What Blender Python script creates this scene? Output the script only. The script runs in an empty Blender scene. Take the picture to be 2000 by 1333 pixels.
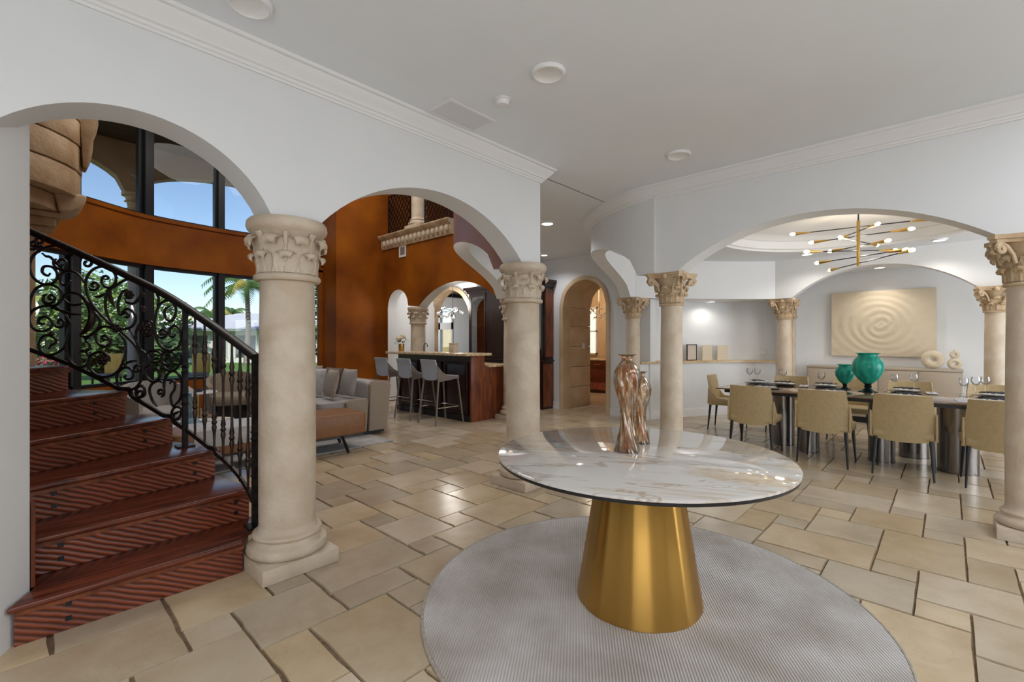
import bpy, bmesh, math, random
from mathutils import Vector, Matrix
random.seed(7)
R = math.radians
# ------------------------------------------------------------------ camera
# house grid: world x runs along the arcade, world y runs away from it.  Camera at the origin, eye height HC.
F = 910.0; CX = 1000.0; CY = 666.5; TH = math.atan(848 / F); HC = 1.37
sc = bpy.context.scene
COL = sc.collection
cd = bpy.data.cameras.new('camera'); cam = bpy.data.objects.new('camera', cd); COL.objects.link(cam)
cd.sensor_width = 36.0; cd.lens = F / 2000 * 36; cd.clip_start = .05; cd.clip_end = 400
cam.location = (0, 0, HC); cam.rotation_euler = (R(90), 0, TH - R(90))
sc.camera = cam
# ------------------------------------------------------------------ view
sc.view_settings.view_transform = 'Standard'; sc.view_settings.look = 'None'
sc.view_settings.gamma = 1; sc.view_settings.use_curve_mapping = False
sc.view_settings.exposure = 0.0
# ------------------------------------------------------------------ sky, sun, window light
w = bpy.data.worlds.new('sky'); sc.world = w; w.use_nodes = True
nt = w.node_tree; nt.nodes.clear()
sky = nt.nodes.new('ShaderNodeTexSky'); sky.sky_type = 'NISHITA'; sky.sun_disc = False
sky.sun_elevation = R(52); sky.sun_rotation = R(200); sky.air_density = 1.0; sky.dust_density = .35; sky.ozone_density = 2.2
bg = nt.nodes.new('ShaderNodeBackground'); bg.inputs[1].default_value = .165
wo = nt.nodes.new('ShaderNodeOutputWorld')
nt.links.new(sky.outputs[0], bg.inputs[0]); nt.links.new(bg.outputs[0], wo.inputs[0])

def lamp(name, kind, loc, energy, color=(1, 1, 1), rot=None, aim=None, **kw):
    ld = bpy.data.lights.new(name, kind); ld.energy = energy; ld.color = color
    for k, v in kw.items(): setattr(ld, k, v)
    o = bpy.data.objects.new(name, ld); COL.objects.link(o); o.location = loc
    if aim is not None:
        o.rotation_euler = (Vector(aim) - Vector(loc)).to_track_quat('-Z', 'Y').to_euler()
    elif rot: o.rotation_euler = rot
    return o
lamp('sun', 'SUN', (-22, -16, 30), 3.4, (1, .95, .86), aim=(0, 4, 0), angle=R(.6))
lamp('hall_fill', 'AREA', (3.4, -1.9, 2.98), 68, (.90, .955, 1), aim=(3.2, -1.6, 0), shape='RECTANGLE', size=2.4, size_y=1.6)  # unseen fill panel added to brighten the right of the hall floor
lamp('entrance_fill', 'AREA', (-.6, -1.6, 2.98), 60, (.90, .955, 1), aim=(-.6, -1.6, 0), shape='RECTANGLE', size=2.0, size_y=2.0)  # added overhead fill behind the camera, for floor and ceiling bounce
# daylight through the glazed entrance behind the camera, and through the dining room's garden window
lamp('entrance_daylight', 'AREA', (-2.6, -2.0, 1.15), 88, (.93, .96, 1), aim=(.3, -1.6, 2.9), shape='RECTANGLE', size=4.2, size_y=2.3)
lamp('garden_window_daylight', 'AREA', (6.9, -3.75, 1.35), 145, (.88, .94, 1), aim=(6.4, 1, .9), shape='RECTANGLE', size=3.2, size_y=2.2)
lamp('living_fill', 'AREA', (3.2, 7.2, 6.2), 170, (1, .95, .88), aim=(3.2, 7.2, 0), shape='RECTANGLE', size=4.5, size_y=3.5)  # added fill that lifts the living room from above
lamp('kitchen_fill', 'AREA', (9.4, 15.9, 1.9), 60, (1, .97, .93), aim=(9.4, 9, 1.3), shape='RECTANGLE', size=2.5, size_y=1.6)  # added fill for the kitchen, set apart from its window

# ------------------------------------------------------------------ picture to place
cT, sT = math.cos(TH), math.sin(TH)
def c2w(s, d): return d * cT + s * sT, d * sT - s * cT
def PF(x, y, z=0.0):                       # point at height z
    d = F * (HC - z) / (y - CY); s = (x - CX) / F * d
    u, v = c2w(s, d); return Vector((u, v, z))
def dep(u, v): return u * cT + v * sT
def ZA(y, u, v): return HC - (y - CY) * dep(u, v) / F
def onV(x, v):
    a = c2w((x - CX) / F, 1.0); t = v / a[1]; return a[0] * t
def onU(x, u):
    a = c2w((x - CX) / F, 1.0); t = u / a[0]; return a[1] * t
def PU(x, y, u):
    v = onU(x, u); return Vector((u, v, ZA(y, u, v)))
def PV(x, y, v):
    u = onV(x, v); return Vector((u, v, ZA(y, u, v)))

# ------------------------------------------------------------------ mesh builder
class MB:
    def __init__(s): s.v = []; s.f = []; s.m = []
    def add(s, vs, fs, mi=0):
        b = len(s.v); s.v += [tuple(q) for q in vs]
        for f in fs: s.f.append([i + b for i in f]); s.m.append(mi)
        return s
    def box(s, x0, y0, z0, x1, y1, z1, mi=0):
        return s.add([(x0,y0,z0),(x1,y0,z0),(x1,y1,z0),(x0,y1,z0),(x0,y0,z1),(x1,y0,z1),(x1,y1,z1),(x0,y1,z1)],
                     [(0,3,2,1),(4,5,6,7),(0,1,5,4),(1,2,6,5),(2,3,7,6),(3,0,4,7)], mi)
    def prism(s, poly, a0, a1, axis='z', mi=0):
        n = len(poly)
        def P(p, a):
            if axis == 'z': return (p[0], p[1], a)
            if axis == 'x': return (a, p[0], p[1])
            return (p[0], a, p[1])
        vs = [P(p, a0) for p in poly] + [P(p, a1) for p in poly]
        fs = [list(range(n))[::-1], list(range(n, 2*n))] + [(i, (i+1) % n, n+(i+1) % n, n+i) for i in range(n)]
        return s.add(vs, fs, mi)
    def lathe(s, prof, n=32, c=(0,0), mi=0, caps=True):
        vs = []; fs = []; k = len(prof)
        for (r, z) in prof:
            for i in range(n):
                a = 2*math.pi*i/n; vs.append((c[0]+r*math.cos(a), c[1]+r*math.sin(a), z))
        for j in range(k-1):
            for i in range(n):
                i2 = (i+1) % n; fs.append((j*n+i, j*n+i2, (j+1)*n+i2, (j+1)*n+i))
        if caps:
            if prof[0][0] > 1e-4: fs.append(list(range(n))[::-1])
            if prof[-1][0] > 1e-4: fs.append([(k-1)*n+i for i in range(n)])
        return s.add(vs, fs, mi)
    def tube(s, pts, r, n=8, mi=0, closed=False):
        pts = [Vector(p) for p in pts]; m = len(pts)
        rr = r if isinstance(r, (list, tuple)) else [r]*m
        vs = []; fs = []; up = None
        for i in range(m):
            if closed: t = pts[(i+1) % m]-pts[i-1]
            else: t = pts[min(i+1, m-1)]-pts[max(i-1, 0)]
            if t.length < 1e-9: t = Vector((0,0,1))
            t.normalize()
            if up is None:
                up = Vector((0,0,1)) if abs(t.z) < .9 else Vector((1,0,0))
            a = up - t*up.dot(t)
            if a.length < 1e-6: a = t.orthogonal()
            a.normalize(); up = a; b = t.cross(a)
            for k in range(n):
                q = 2*math.pi*k/n + math.pi/n
                vs.append(pts[i]+(a*math.cos(q)+b*math.sin(q))*rr[i])
        for i in range(m if closed else m-1):
            i2 = (i+1) % m
            for k in range(n):
                k2 = (k+1) % n; fs.append((i*n+k, i*n+k2, i2*n+k2, i2*n+k))
        if not closed:
            fs.append(list(range(n))[::-1]); fs.append([(m-1)*n+k for k in range(n)])
        return s.add(vs, fs, mi)
    def bar(s, a, b, w, h=None, mi=0):     # square bar between two points
        h = h or w; a = Vector(a); b = Vector(b); t = (b-a).normalized()
        up = Vector((0,0,1)) if abs(t.z) < .95 else Vector((1,0,0))
        x = t.cross(up).normalized()*(w/2); y = x.normalized().cross(t)*(h/2)
        vs = [a-x-y, a+x-y, a+x+y, a-x+y, b-x-y, b+x-y, b+x+y, b-x+y]
        return s.add(vs, [(0,3,2,1),(4,5,6,7),(0,1,5,4),(1,2,6,5),(2,3,7,6),(3,0,4,7)], mi)
    def grid(s, rows, mi=0, closed=False):
        n = len(rows[0]); vs = [p for r in rows for p in r]; fs = []
        for j in range(len(rows)-1):
            for i in range(n if closed else n-1):
                i2 = (i+1) % n; fs.append((j*n+i, j*n+i2, (j+1)*n+i2, (j+1)*n+i))
        return s.add(vs, fs, mi)
    def sphere(s, c, r, n=12, m=8, sz=1, mi=0):
        prof = [(max(r*math.sin(math.pi*j/m), 1e-5), c[2]-r*sz*math.cos(math.pi*j/m)) for j in range(m+1)]
        return s.lathe(prof, n, (c[0], c[1]), mi, caps=False)
    def torus(s, c, R0, r, n=24, m=8, axis='z', mi=0):
        pts = []
        for i in range(n):
            a = 2*math.pi*i/n; x, y = R0*math.cos(a), R0*math.sin(a)
            pts.append(Vector(c)+(Vector((x,y,0)) if axis == 'z' else Vector((x,0,y)) if axis == 'y' else Vector((0,x,y))))
        return s.tube(pts, r, m, mi, True)
    def mesh(s, name, smooth=40, bevel=0, seg=2):
        me = bpy.data.meshes.new(name); me.from_pydata(s.v, [], s.f)
        for p, i in zip(me.polygons, s.m): p.material_index = i
        bm = bmesh.new(); bm.from_mesh(me)
        bmesh.ops.remove_doubles(bm, verts=bm.verts, dist=1e-6)
        bmesh.ops.recalc_face_normals(bm, faces=bm.faces)
        if bevel:
            es = [e for e in bm.edges if len(e.link_faces) == 2 and e.calc_face_angle(0) > R(35)]
            bmesh.ops.bevel(bm, geom=es, offset=bevel, segments=seg, profile=.5, affect='EDGES', clamp_overlap=True)
        bm.to_mesh(me); bm.free()
        if smooth:
            for p in me.polygons: p.use_smooth = True
            me.set_sharp_from_angle(angle=R(smooth))
        return me
def put(name, me, mats, parent=None, loc=(0,0,0), rz=0, rot=None):
    o = bpy.data.objects.new(name, me); COL.objects.link(o)
    if mats is not None and not me.materials:
        for m in (mats if isinstance(mats, (list, tuple)) else [mats]): me.materials.append(m)
    if parent: o.parent = parent
    o.location = loc; o.rotation_euler = rot if rot else (0, 0, rz)
    return o
def part(name, mb, mats, parent=None, loc=(0,0,0), rz=0, smooth=40, bevel=0, seg=2, rot=None, label=None):
    o = put(name, mb.mesh(name, smooth, bevel, seg), mats, parent, loc, rz, rot)
    if label: o['label'] = label
    return o
def tag(o, label, cat, group=None):
    o['label'] = label; o['category'] = cat
    if group: o['group'] = group
    return o
def thing(name, label, cat, loc=(0,0,0), rz=0, group=None):
    o = bpy.data.objects.new(name, None); COL.objects.link(o); o.empty_display_size = .1
    o.location = loc; o.rotation_euler = (0, 0, rz)
    return tag(o, label, cat, group)
def struct(o, kind='structure'): o['kind'] = kind; return o
def dup(root, loc, rz=None, label=None, group=None):
    def cp(o, par):
        c = o.copy(); COL.objects.link(c); c.parent = par
        for ch in list(o.children): cp(ch, c)
        return c
    r = cp(root, None); r.location = loc
    if rz is not None: r.rotation_euler = (0, 0, rz)
    if label: r['label'] = label
    if group: r['group'] = group
    return r

# ------------------------------------------------------------------ materials
def newmat(name):
    m = bpy.data.materials.new(name); m.use_nodes = True
    return m, m.node_tree, m.node_tree.nodes['Principled BSDF']
def rgb(c): return (c[0], c[1], c[2], 1)
def pm(name, c1, c2=None, scale=6, rough=.5, metal=0, bump=0, bscale=None, detail=5, stretch=(1,1,1), spec=.5, lo=.35, hi=.65, coat=0, rrange=0, obrand=0, space='Object'):
    m, t, b = newmat(name); N = t.nodes; L = t.links
    b.inputs['Roughness'].default_value = rough; b.inputs['Metallic'].default_value = metal
    b.inputs['Specular IOR Level'].default_value = spec; b.inputs['Coat Weight'].default_value = coat
    b.inputs['Base Color'].default_value = rgb(c1)
    if c2 is None and not bump: return m
    tc = N.new('ShaderNodeTexCoord'); mp = N.new('ShaderNodeMapping'); mp.inputs['Scale'].default_value = stretch
    L.new(tc.outputs[space], mp.inputs[0])
    no = N.new('ShaderNodeTexNoise'); no.inputs['Scale'].default_value = scale; no.inputs['Detail'].default_value = detail
    L.new(mp.outputs[0], no.inputs['Vector'])
    if c2 is not None:
        cr = N.new('ShaderNodeValToRGB'); cr.color_ramp.elements[0].position = lo; cr.color_ramp.elements[1].position = hi
        cr.color_ramp.elements[0].color = rgb(c1); cr.color_ramp.elements[1].color = rgb(c2)
        L.new(no.outputs['Fac'], cr.inputs[0]); out = cr.outputs[0]
        if obrand:
            oi = N.new('ShaderNodeObjectInfo'); hs = N.new('ShaderNodeHueSaturation')
            mr = N.new('ShaderNodeMapRange'); mr.inputs[3].default_value = 1-obrand; mr.inputs[4].default_value = 1+obrand
            L.new(oi.outputs['Random'], mr.inputs[0]); L.new(mr.outputs[0], hs.inputs['Value']); L.new(out, hs.inputs['Color']); out = hs.outputs[0]
        L.new(out, b.inputs['Base Color'])
    if bump:
        n2 = no
        if bscale:
            n2 = N.new('ShaderNodeTexNoise'); n2.inputs['Scale'].default_value = bscale; n2.inputs['Detail'].default_value = 4
            L.new(mp.outputs[0], n2.inputs['Vector'])
        bp = N.new('ShaderNodeBump'); bp.inputs['Strength'].default_value = bump; bp.inputs['Distance'].default_value = .02
        L.new(n2.outputs['Fac'], bp.inputs['Height']); L.new(bp.outputs[0], b.inputs['Normal'])
    if rrange:
        mr = N.new('ShaderNodeMapRange'); mr.inputs[3].default_value = rough-rrange; mr.inputs[4].default_value = rough+rrange
        L.new(no.outputs['Fac'], mr.inputs[0]); L.new(mr.outputs[0], b.inputs['Roughness'])
    return m
def emis(name, c, s):
    m, t, b = newmat(name); b.inputs['Base Color'].default_value = rgb(c)
    b.inputs['Emission Color'].default_value = rgb(c); b.inputs['Emission Strength'].default_value = s; return m
def glassy(name, tint=(1,1,1), fac=.08, rough=.0, cap=.6):
    m, t, b = newmat(name); N = t.nodes; L = t.links; N.remove(b)
    tr = N.new('ShaderNodeBsdfTransparent'); tr.inputs[0].default_value = rgb(tint)
    gl = N.new('ShaderNodeBsdfGlossy'); gl.inputs['Roughness'].default_value = rough
    lw = N.new('ShaderNodeFresnel'); lw.inputs[0].default_value = 1.45
    ma = N.new('ShaderNodeMath'); ma.operation = 'MULTIPLY'; ma.inputs[1].default_value = fac/.04; L.new(lw.outputs[0], ma.inputs[0])
    mi = N.new('ShaderNodeMath'); mi.operation = 'MINIMUM'; mi.inputs[1].default_value = cap; L.new(ma.outputs[0], mi.inputs[0]); ma = mi
    mx = N.new('ShaderNodeMixShader'); L.new(ma.outputs[0], mx.inputs[0]); L.new(tr.outputs[0], mx.inputs[1]); L.new(gl.outputs[0], mx.inputs[2])
    L.new(mx.outputs[0], N['Material Output'].inputs[0]); return m
M = {}
M['white'] = pm('white_plaster', (.762,.775,.79), (.782,.79,.80), 3, .55, bump=.03, bscale=60, space='Object')
M['trim'] = pm('white_trim', (.82,.82,.83), rough=.4)
M['ceil'] = pm('ceiling_paint', (.81,.85,.90), (.83,.865,.915), 2, .7)
M['orange'] = pm('orange_faux_plaster', (.14,.030,.002), (.37,.108,.006), 1.1, .55, spec=.2, bump=.05, bscale=9, detail=7, lo=.28, hi=.72)
M['trav'] = pm('travertine', (.54,.43,.315), (.655,.56,.445), 5, .6, bump=.25, bscale=38, detail=6)
M['travd'] = pm('travertine_aged', (.46,.31,.17), (.66,.52,.36), 4, .62, bump=.3, bscale=22, detail=6)
M['pier'] = pm('warm_travertine', (.36,.23,.12), (.50,.36,.22), 4, .62, bump=.3, bscale=22, detail=6)
M['block'] = pm('stone_block', (.50,.36,.22), (.62,.47,.31), 3, .55, bump=.12, bscale=25)
M['wood'] = pm('mahogany', (.058,.012,.006), (.165,.038,.018), 3, .21, stretch=(1,9,9), bump=.05, coat=.0, rrange=.04, spec=.4)
M['woodr'] = pm('mahogany_panel', (.10,.022,.008), (.24,.065,.022), 2.5, .35, stretch=(6,6,1), bump=.04)
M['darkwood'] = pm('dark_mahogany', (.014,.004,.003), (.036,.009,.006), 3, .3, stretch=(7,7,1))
M['iron'] = pm('wrought_iron', (.012,.012,.014), (.03,.028,.028), 30, .38, metal=.6, bump=.1)
M['iron2'] = pm('bronzed_iron', (.02,.017,.016), (.06,.04,.03), 18, .4, metal=.7)
M['black'] = pm('black_frame', (.008,.009,.012), rough=.35)
M['gold'] = pm('brushed_brass', (.46,.27,.075), (.58,.37,.125), 60, .27, metal=1, stretch=(14,14,.15))
M['brass'] = pm('satin_brass', (.62,.40,.13), rough=.3, metal=1)
M['chrome'] = pm('chrome', (.7,.7,.72), rough=.12, metal=1)
M['bronze'] = pm('dark_bronze', (.19,.175,.165), (.27,.25,.235), 40, .26, metal=1, stretch=(10,10,.2))
M['leather'] = pm('khaki_leather', (.45,.335,.175), (.49,.37,.20), 30, .45, bump=.04, bscale=160)
M['brownl'] = pm('tan_leather', (.235,.105,.042), (.28,.13,.055), 20, .45, bump=.04, bscale=120)
M['skyl'] = pm('sky_tinted_grey_leather', (.40,.43,.50), (.45,.48,.55), 20, .45, bump=.03, bscale=120)  # bar stool leather, with bluish sky light put into its colour
M['taupe'] = pm('taupe_frame', (.19,.155,.13), rough=.45)
M['fab'] = pm('grey_fabric', (.36,.345,.335), (.45,.43,.415), 60, .9, bump=.15, bscale=260)
M['fabt'] = pm('taupe_fabric', (.30,.245,.19), (.37,.305,.24), 60, .9, bump=.15, bscale=260)
M['fabb'] = pm('beige_cushion', (.34,.29,.24), (.46,.41,.35), 50, .85, bump=.15, bscale=220)
M['fabd'] = pm('dark_taupe_cushion', (.16,.125,.10), (.21,.17,.14), 50, .85, bump=.15, bscale=220)
M['fabw'] = pm('silver_cushion', (.50,.51,.53), (.62,.62,.63), 14, .5)
M['paper'] = pm('cream_paper', (.75,.66,.50), (.80,.71,.55), 20, .8)
M['white2'] = pm('white_porcelain', (.82,.82,.82), rough=.2)
M['napkin'] = pm('charcoal_napkin', (.025,.027,.035), (.05,.052,.06), 60, .9)
M['napw'] = pm('grey_napkin', (.45,.45,.50), (.6,.6,.64), 60, .9)
M['greyblue'] = pm('slate_plate', (.04,.048,.06), rough=.3)
M['granite'] = pm('gold_granite', (.45,.30,.15), (.72,.58,.38), 22, .22, detail=8)
M['ledge'] = pm('honey_travertine', (.56,.39,.19), (.70,.54,.32), 12, .35)
M['side'] = pm('greige_lacquer', (.45,.38,.30), rough=.4)
M['glass'] = glassy('window_glass', (.96,.975,.985), .02, cap=.08)
M['clear'] = glassy('clear_glass', (.975,.98,.985), .03)
M['bulb'] = emis('lit_bulb', (1, .80, .48), 9)
M['can'] = emis('lit_downlight', (1, .95, .88), 4)
M['off'] = pm('downlight_reflector', (.85,.85,.85), rough=.25)
M['seatpad'] = M['leather']
def tint_glass(name, c, rough=.03, trans=.75, c2=None):
    m, t, b = newmat(name); N = t.nodes; L = t.links
    b.inputs['Base Color'].default_value = rgb(c); b.inputs['Roughness'].default_value = rough
    b.inputs['Transmission Weight'].default_value = trans; b.inputs['IOR'].default_value = 1.3
    if c2:
        tc = N.new('ShaderNodeTexCoord'); mp = N.new('ShaderNodeMapping'); mp.inputs['Scale'].default_value = (22, 22, 3); mp.inputs['Rotation'].default_value = (.5, .35, 0)
        L.new(tc.outputs['Object'], mp.inputs[0])
        no = N.new('ShaderNodeTexNoise'); no.inputs['Scale'].default_value = 1.2; L.new(mp.outputs[0], no.inputs['Vector'])
        cr = N.new('ShaderNodeValToRGB'); cr.color_ramp.elements[0].color = rgb(c); cr.color_ramp.elements[1].color = rgb(c2)
        cr.color_ramp.elements[0].position = .42; cr.color_ramp.elements[1].position = .58
        L.new(no.outputs['Fac'], cr.inputs[0]); L.new(cr.outputs[0], b.inputs['Base Color'])
    return m
M['teal'] = tint_glass('teal_glass', (.03,.42,.33), .06, .55, (.07,.62,.48))
M['tealdark'] = tint_glass('dark_teal_glass', (.008,.02,.02), .06, .3)
M['amber'] = tint_glass('amber_glass', (.60,.27,.09), .04, .82, (.95,.84,.70))
b = M['amber'].node_tree.nodes['Principled BSDF']; b.inputs['Coat Weight'].default_value = .6
def blown(name, c1, c2, sc_, rot):
    m = glassy(name, c1, .10, .02, .7); t = m.node_tree; N = t.nodes; L = t.links
    tc = N.new('ShaderNodeTexCoord'); mp = N.new('ShaderNodeMapping'); mp.inputs['Scale'].default_value = sc_; mp.inputs['Rotation'].default_value = rot; L.new(tc.outputs['Object'], mp.inputs[0])
    no = N.new('ShaderNodeTexNoise'); no.inputs['Scale'].default_value = 1.0; no.inputs['Detail'].default_value = 3; L.new(mp.outputs[0], no.inputs['Vector'])
    cr = N.new('ShaderNodeValToRGB'); cr.color_ramp.elements[0].color = rgb(c1); cr.color_ramp.elements[1].color = rgb(c2); cr.color_ramp.elements[0].position = .40; cr.color_ramp.elements[1].position = .56
    L.new(no.outputs['Fac'], cr.inputs[0]); tr = [n for n in N if n.type == 'BSDF_TRANSPARENT'][0]; L.new(cr.outputs[0], tr.inputs[0]); return m
M['amber'] = blown('amber_blown_glass', (.86,.56,.27), (.985,.95,.88), (55, 55, 4.5), (.22, .18, 0))
M['blueglass'] = tint_glass('pale_blue_glass', (.55,.72,.80), .03, .85)

def marble():
    m, t, b = newmat('marble_top'); N = t.nodes; L = t.links
    tc = N.new('ShaderNodeTexCoord'); mp = N.new('ShaderNodeMapping'); mp.inputs['Rotation'].default_value = (0, 0, R(63)); L.new(tc.outputs['Object'], mp.inputs[0])
    sc_ = N.new('ShaderNodeMapping'); sc_.inputs['Scale'].default_value = (.45, 2.3, 1); L.new(mp.outputs[0], sc_.inputs[0])
    n1 = N.new('ShaderNodeTexNoise'); n1.inputs['Scale'].default_value = 1.5; n1.inputs['Detail'].default_value = 7; n1.inputs['Roughness'].default_value = .62; n1.inputs['Distortion'].default_value = .5
    L.new(sc_.outputs[0], n1.inputs['Vector'])
    n2 = N.new('ShaderNodeTexNoise'); n2.inputs['Scale'].default_value = 2.6; n2.inputs['Detail'].default_value = 8; n2.inputs['Distortion'].default_value = .8
    L.new(sc_.outputs[0], n2.inputs['Vector'])
    def vein(src, c, wd):
        r = N.new('ShaderNodeValToRGB'); e = r.color_ramp.elements
        e[0].position = c-wd; e[0].color = (0,0,0,1); e[1].position = c+wd; e[1].color = (0,0,0,1)
        k = e.new(c); k.color = (1,1,1,1); L.new(src.outputs['Fac'], r.inputs[0]); return r
    v1 = vein(n1, .445, .016); v2 = vein(n2, .60, .014); v3 = vein(n1, .60, .06)
    def mix(a, c, f, k):
        x = N.new('ShaderNodeMix'); x.data_type = 'RGBA'
        mu = N.new('ShaderNodeMath'); mu.operation = 'MULTIPLY'; mu.inputs[1].default_value = k; L.new(f.outputs[0], mu.inputs[0]); L.new(mu.outputs[0], x.inputs[0])
        if isinstance(a, tuple): x.inputs[6].default_value = rgb(a)
        else: L.new(a.outputs[2], x.inputs[6])
        x.inputs[7].default_value = rgb(c); return x
    a = mix((.63,.60,.57), (.46,.33,.19), v3, .72); a = mix(a, (.30,.24,.19), v1, .7); a = mix(a, (.40,.28,.17), v2, .85)
    L.new(a.outputs[2], b.inputs['Base Color']); b.inputs['Roughness'].default_value = .06; b.inputs['Coat Weight'].default_value = .4
    return m
M['marble'] = marble()
def tile_mat(name, island):
    m, t, b = newmat(name); N = t.nodes; L = t.links
    ge = N.new('ShaderNodeNewGeometry'); rnd = ge.outputs['Random Per Island'] if island else N.new('ShaderNodeObjectInfo').outputs['Random']
    # offset the grain for every tile
    ad = N.new('ShaderNodeVectorMath'); ad.operation = 'ADD'; sc3 = N.new('ShaderNodeVectorMath'); sc3.operation = 'SCALE'
    sc3.inputs[0].default_value = (37, 19, 11); L.new(rnd, sc3.inputs['Scale'])
    L.new(ge.outputs['Position'], ad.inputs[0]); L.new(sc3.outputs[0], ad.inputs[1])
    n1 = N.new('ShaderNodeTexNoise'); n1.inputs['Scale'].default_value = 2.4; n1.inputs['Detail'].default_value = 8; n1.inputs['Roughness'].default_value = .58; n1.inputs['Distortion'].default_value = .15
    L.new(ad.outputs[0], n1.inputs['Vector'])
    cr = N.new('ShaderNodeValToRGB'); e = cr.color_ramp.elements
    e[0].position = .28; e[0].color = rgb((.47,.35,.225)); e[1].position = .72; e[1].color = rgb((.62,.515,.375))
    k = e.new(.5); k.color = rgb((.555,.44,.30)); L.new(n1.outputs['Fac'], cr.inputs[0])
    n2 = N.new('ShaderNodeTexNoise'); n2.inputs['Scale'].default_value = 3.3; n2.inputs['Detail'].default_value = 9; n2.inputs['Distortion'].default_value = 1.5
    L.new(ad.outputs[0], n2.inputs['Vector'])
    vr = N.new('ShaderNodeValToRGB'); q = vr.color_ramp.elements
    q[0].position = .494; q[0].color = (0,0,0,1); q[1].position = .506; q[1].color = (0,0,0,1); z = q.new(.5); z.color = (.16,.16,.16,1); L.new(n2.outputs['Fac'], vr.inputs[0])
    mx = N.new('ShaderNodeMix'); mx.data_type = 'RGBA'; L.new(vr.outputs[0], mx.inputs[0]); L.new(cr.outputs[0], mx.inputs[6]); mx.inputs[7].default_value = rgb((.30,.19,.10))
    hs = N.new('ShaderNodeHueSaturation'); mr = N.new('ShaderNodeMapRange'); mr.inputs[3].default_value = .82; mr.inputs[4].default_value = 1.1
    L.new(rnd, mr.inputs[0]); L.new(mr.outputs[0], hs.inputs['Value'])
    ms = N.new('ShaderNodeMath'); ms.operation = 'FRACT'; mm = N.new('ShaderNodeMath'); mm.operation = 'MULTIPLY'; mm.inputs[1].default_value = 7.31; L.new(rnd, mm.inputs[0]); L.new(mm.outputs[0], ms.inputs[0])
    m2 = N.new('ShaderNodeMapRange'); m2.inputs[3].default_value = .78; m2.inputs[4].default_value = 1.12; L.new(ms.outputs[0], m2.inputs[0]); L.new(m2.outputs[0], hs.inputs['Saturation'])
    L.new(mx.outputs[2], hs.inputs['Color']); L.new(hs.outputs[0], b.inputs['Base Color'])
    n3 = N.new('ShaderNodeTexNoise'); n3.inputs['Scale'].default_value = 5; n3.inputs['Detail'].default_value = 2; L.new(ad.outputs[0], n3.inputs['Vector'])
    rr = N.new('ShaderNodeMapRange'); rr.inputs[3].default_value = .15; rr.inputs[4].default_value = .25; L.new(n3.outputs['Fac'], rr.inputs[0]); L.new(rr.outputs[0], b.inputs['Roughness'])
    bp = N.new('ShaderNodeBump'); bp.inputs['Strength'].default_value = .08; bp.inputs['Distance'].default_value = .01; L.new(n3.outputs['Fac'], bp.inputs['Height']); L.new(bp.outputs[0], b.inputs['Normal'])
    return m
M['tile'] = tile_mat('limestone_tile', False); M['tiles'] = tile_mat('limestone_tiles_far', True)
M['grout'] = pm('grout', (.16,.105,.06), (.26,.18,.11), 40, .9)
def rug_mat():
    m, t, b = newmat('ribbed_rug'); N = t.nodes; L = t.links
    tc = N.new('ShaderNodeTexCoord'); mp = N.new('ShaderNodeMapping'); mp.inputs['Rotation'].default_value = (0, 0, R(90)-TH+R(8)); L.new(tc.outputs['Object'], mp.inputs[0])
    wv = N.new('ShaderNodeTexWave'); wv.wave_type = 'BANDS'; wv.bands_direction = 'X'; wv.inputs['Scale'].default_value = 24; wv.inputs['Distortion'].default_value = .35; wv.inputs['Detail Scale'].default_value = 2
    L.new(mp.outputs[0], wv.inputs['Vector'])
    no = N.new('ShaderNodeTexNoise'); no.inputs['Scale'].default_value = 2.4; no.inputs['Detail'].default_value = 7; L.new(tc.outputs['Object'], no.inputs['Vector'])
    cr = N.new('ShaderNodeValToRGB'); cr.color_ramp.elements[0].position = .36; cr.color_ramp.elements[1].position = .67
    cr.color_ramp.elements[0].color = rgb((.46,.40,.355)); cr.color_ramp.elements[1].color = rgb((.70,.665,.66)); L.new(no.outputs['Fac'], cr.inputs[0])
    mx = N.new('ShaderNodeMix'); mx.data_type = 'RGBA'; mx.blend_type = 'MULTIPLY'; mx.inputs[0].default_value = .24
    L.new(cr.outputs[0], mx.inputs[6]); L.new(wv.outputs['Color'], mx.inputs[7]); L.new(mx.outputs[2], b.inputs['Base Color'])
    bp = N.new('ShaderNodeBump'); bp.inputs['Strength'].default_value = .5; bp.inputs['Distance'].default_value = .01; L.new(wv.outputs['Fac'], bp.inputs['Height']); L.new(bp.outputs[0], b.inputs['Normal'])
    b.inputs['Roughness'].default_value = .8; b.inputs['Sheen Weight'].default_value = .3; return m
M['rug'] = rug_mat()
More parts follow.
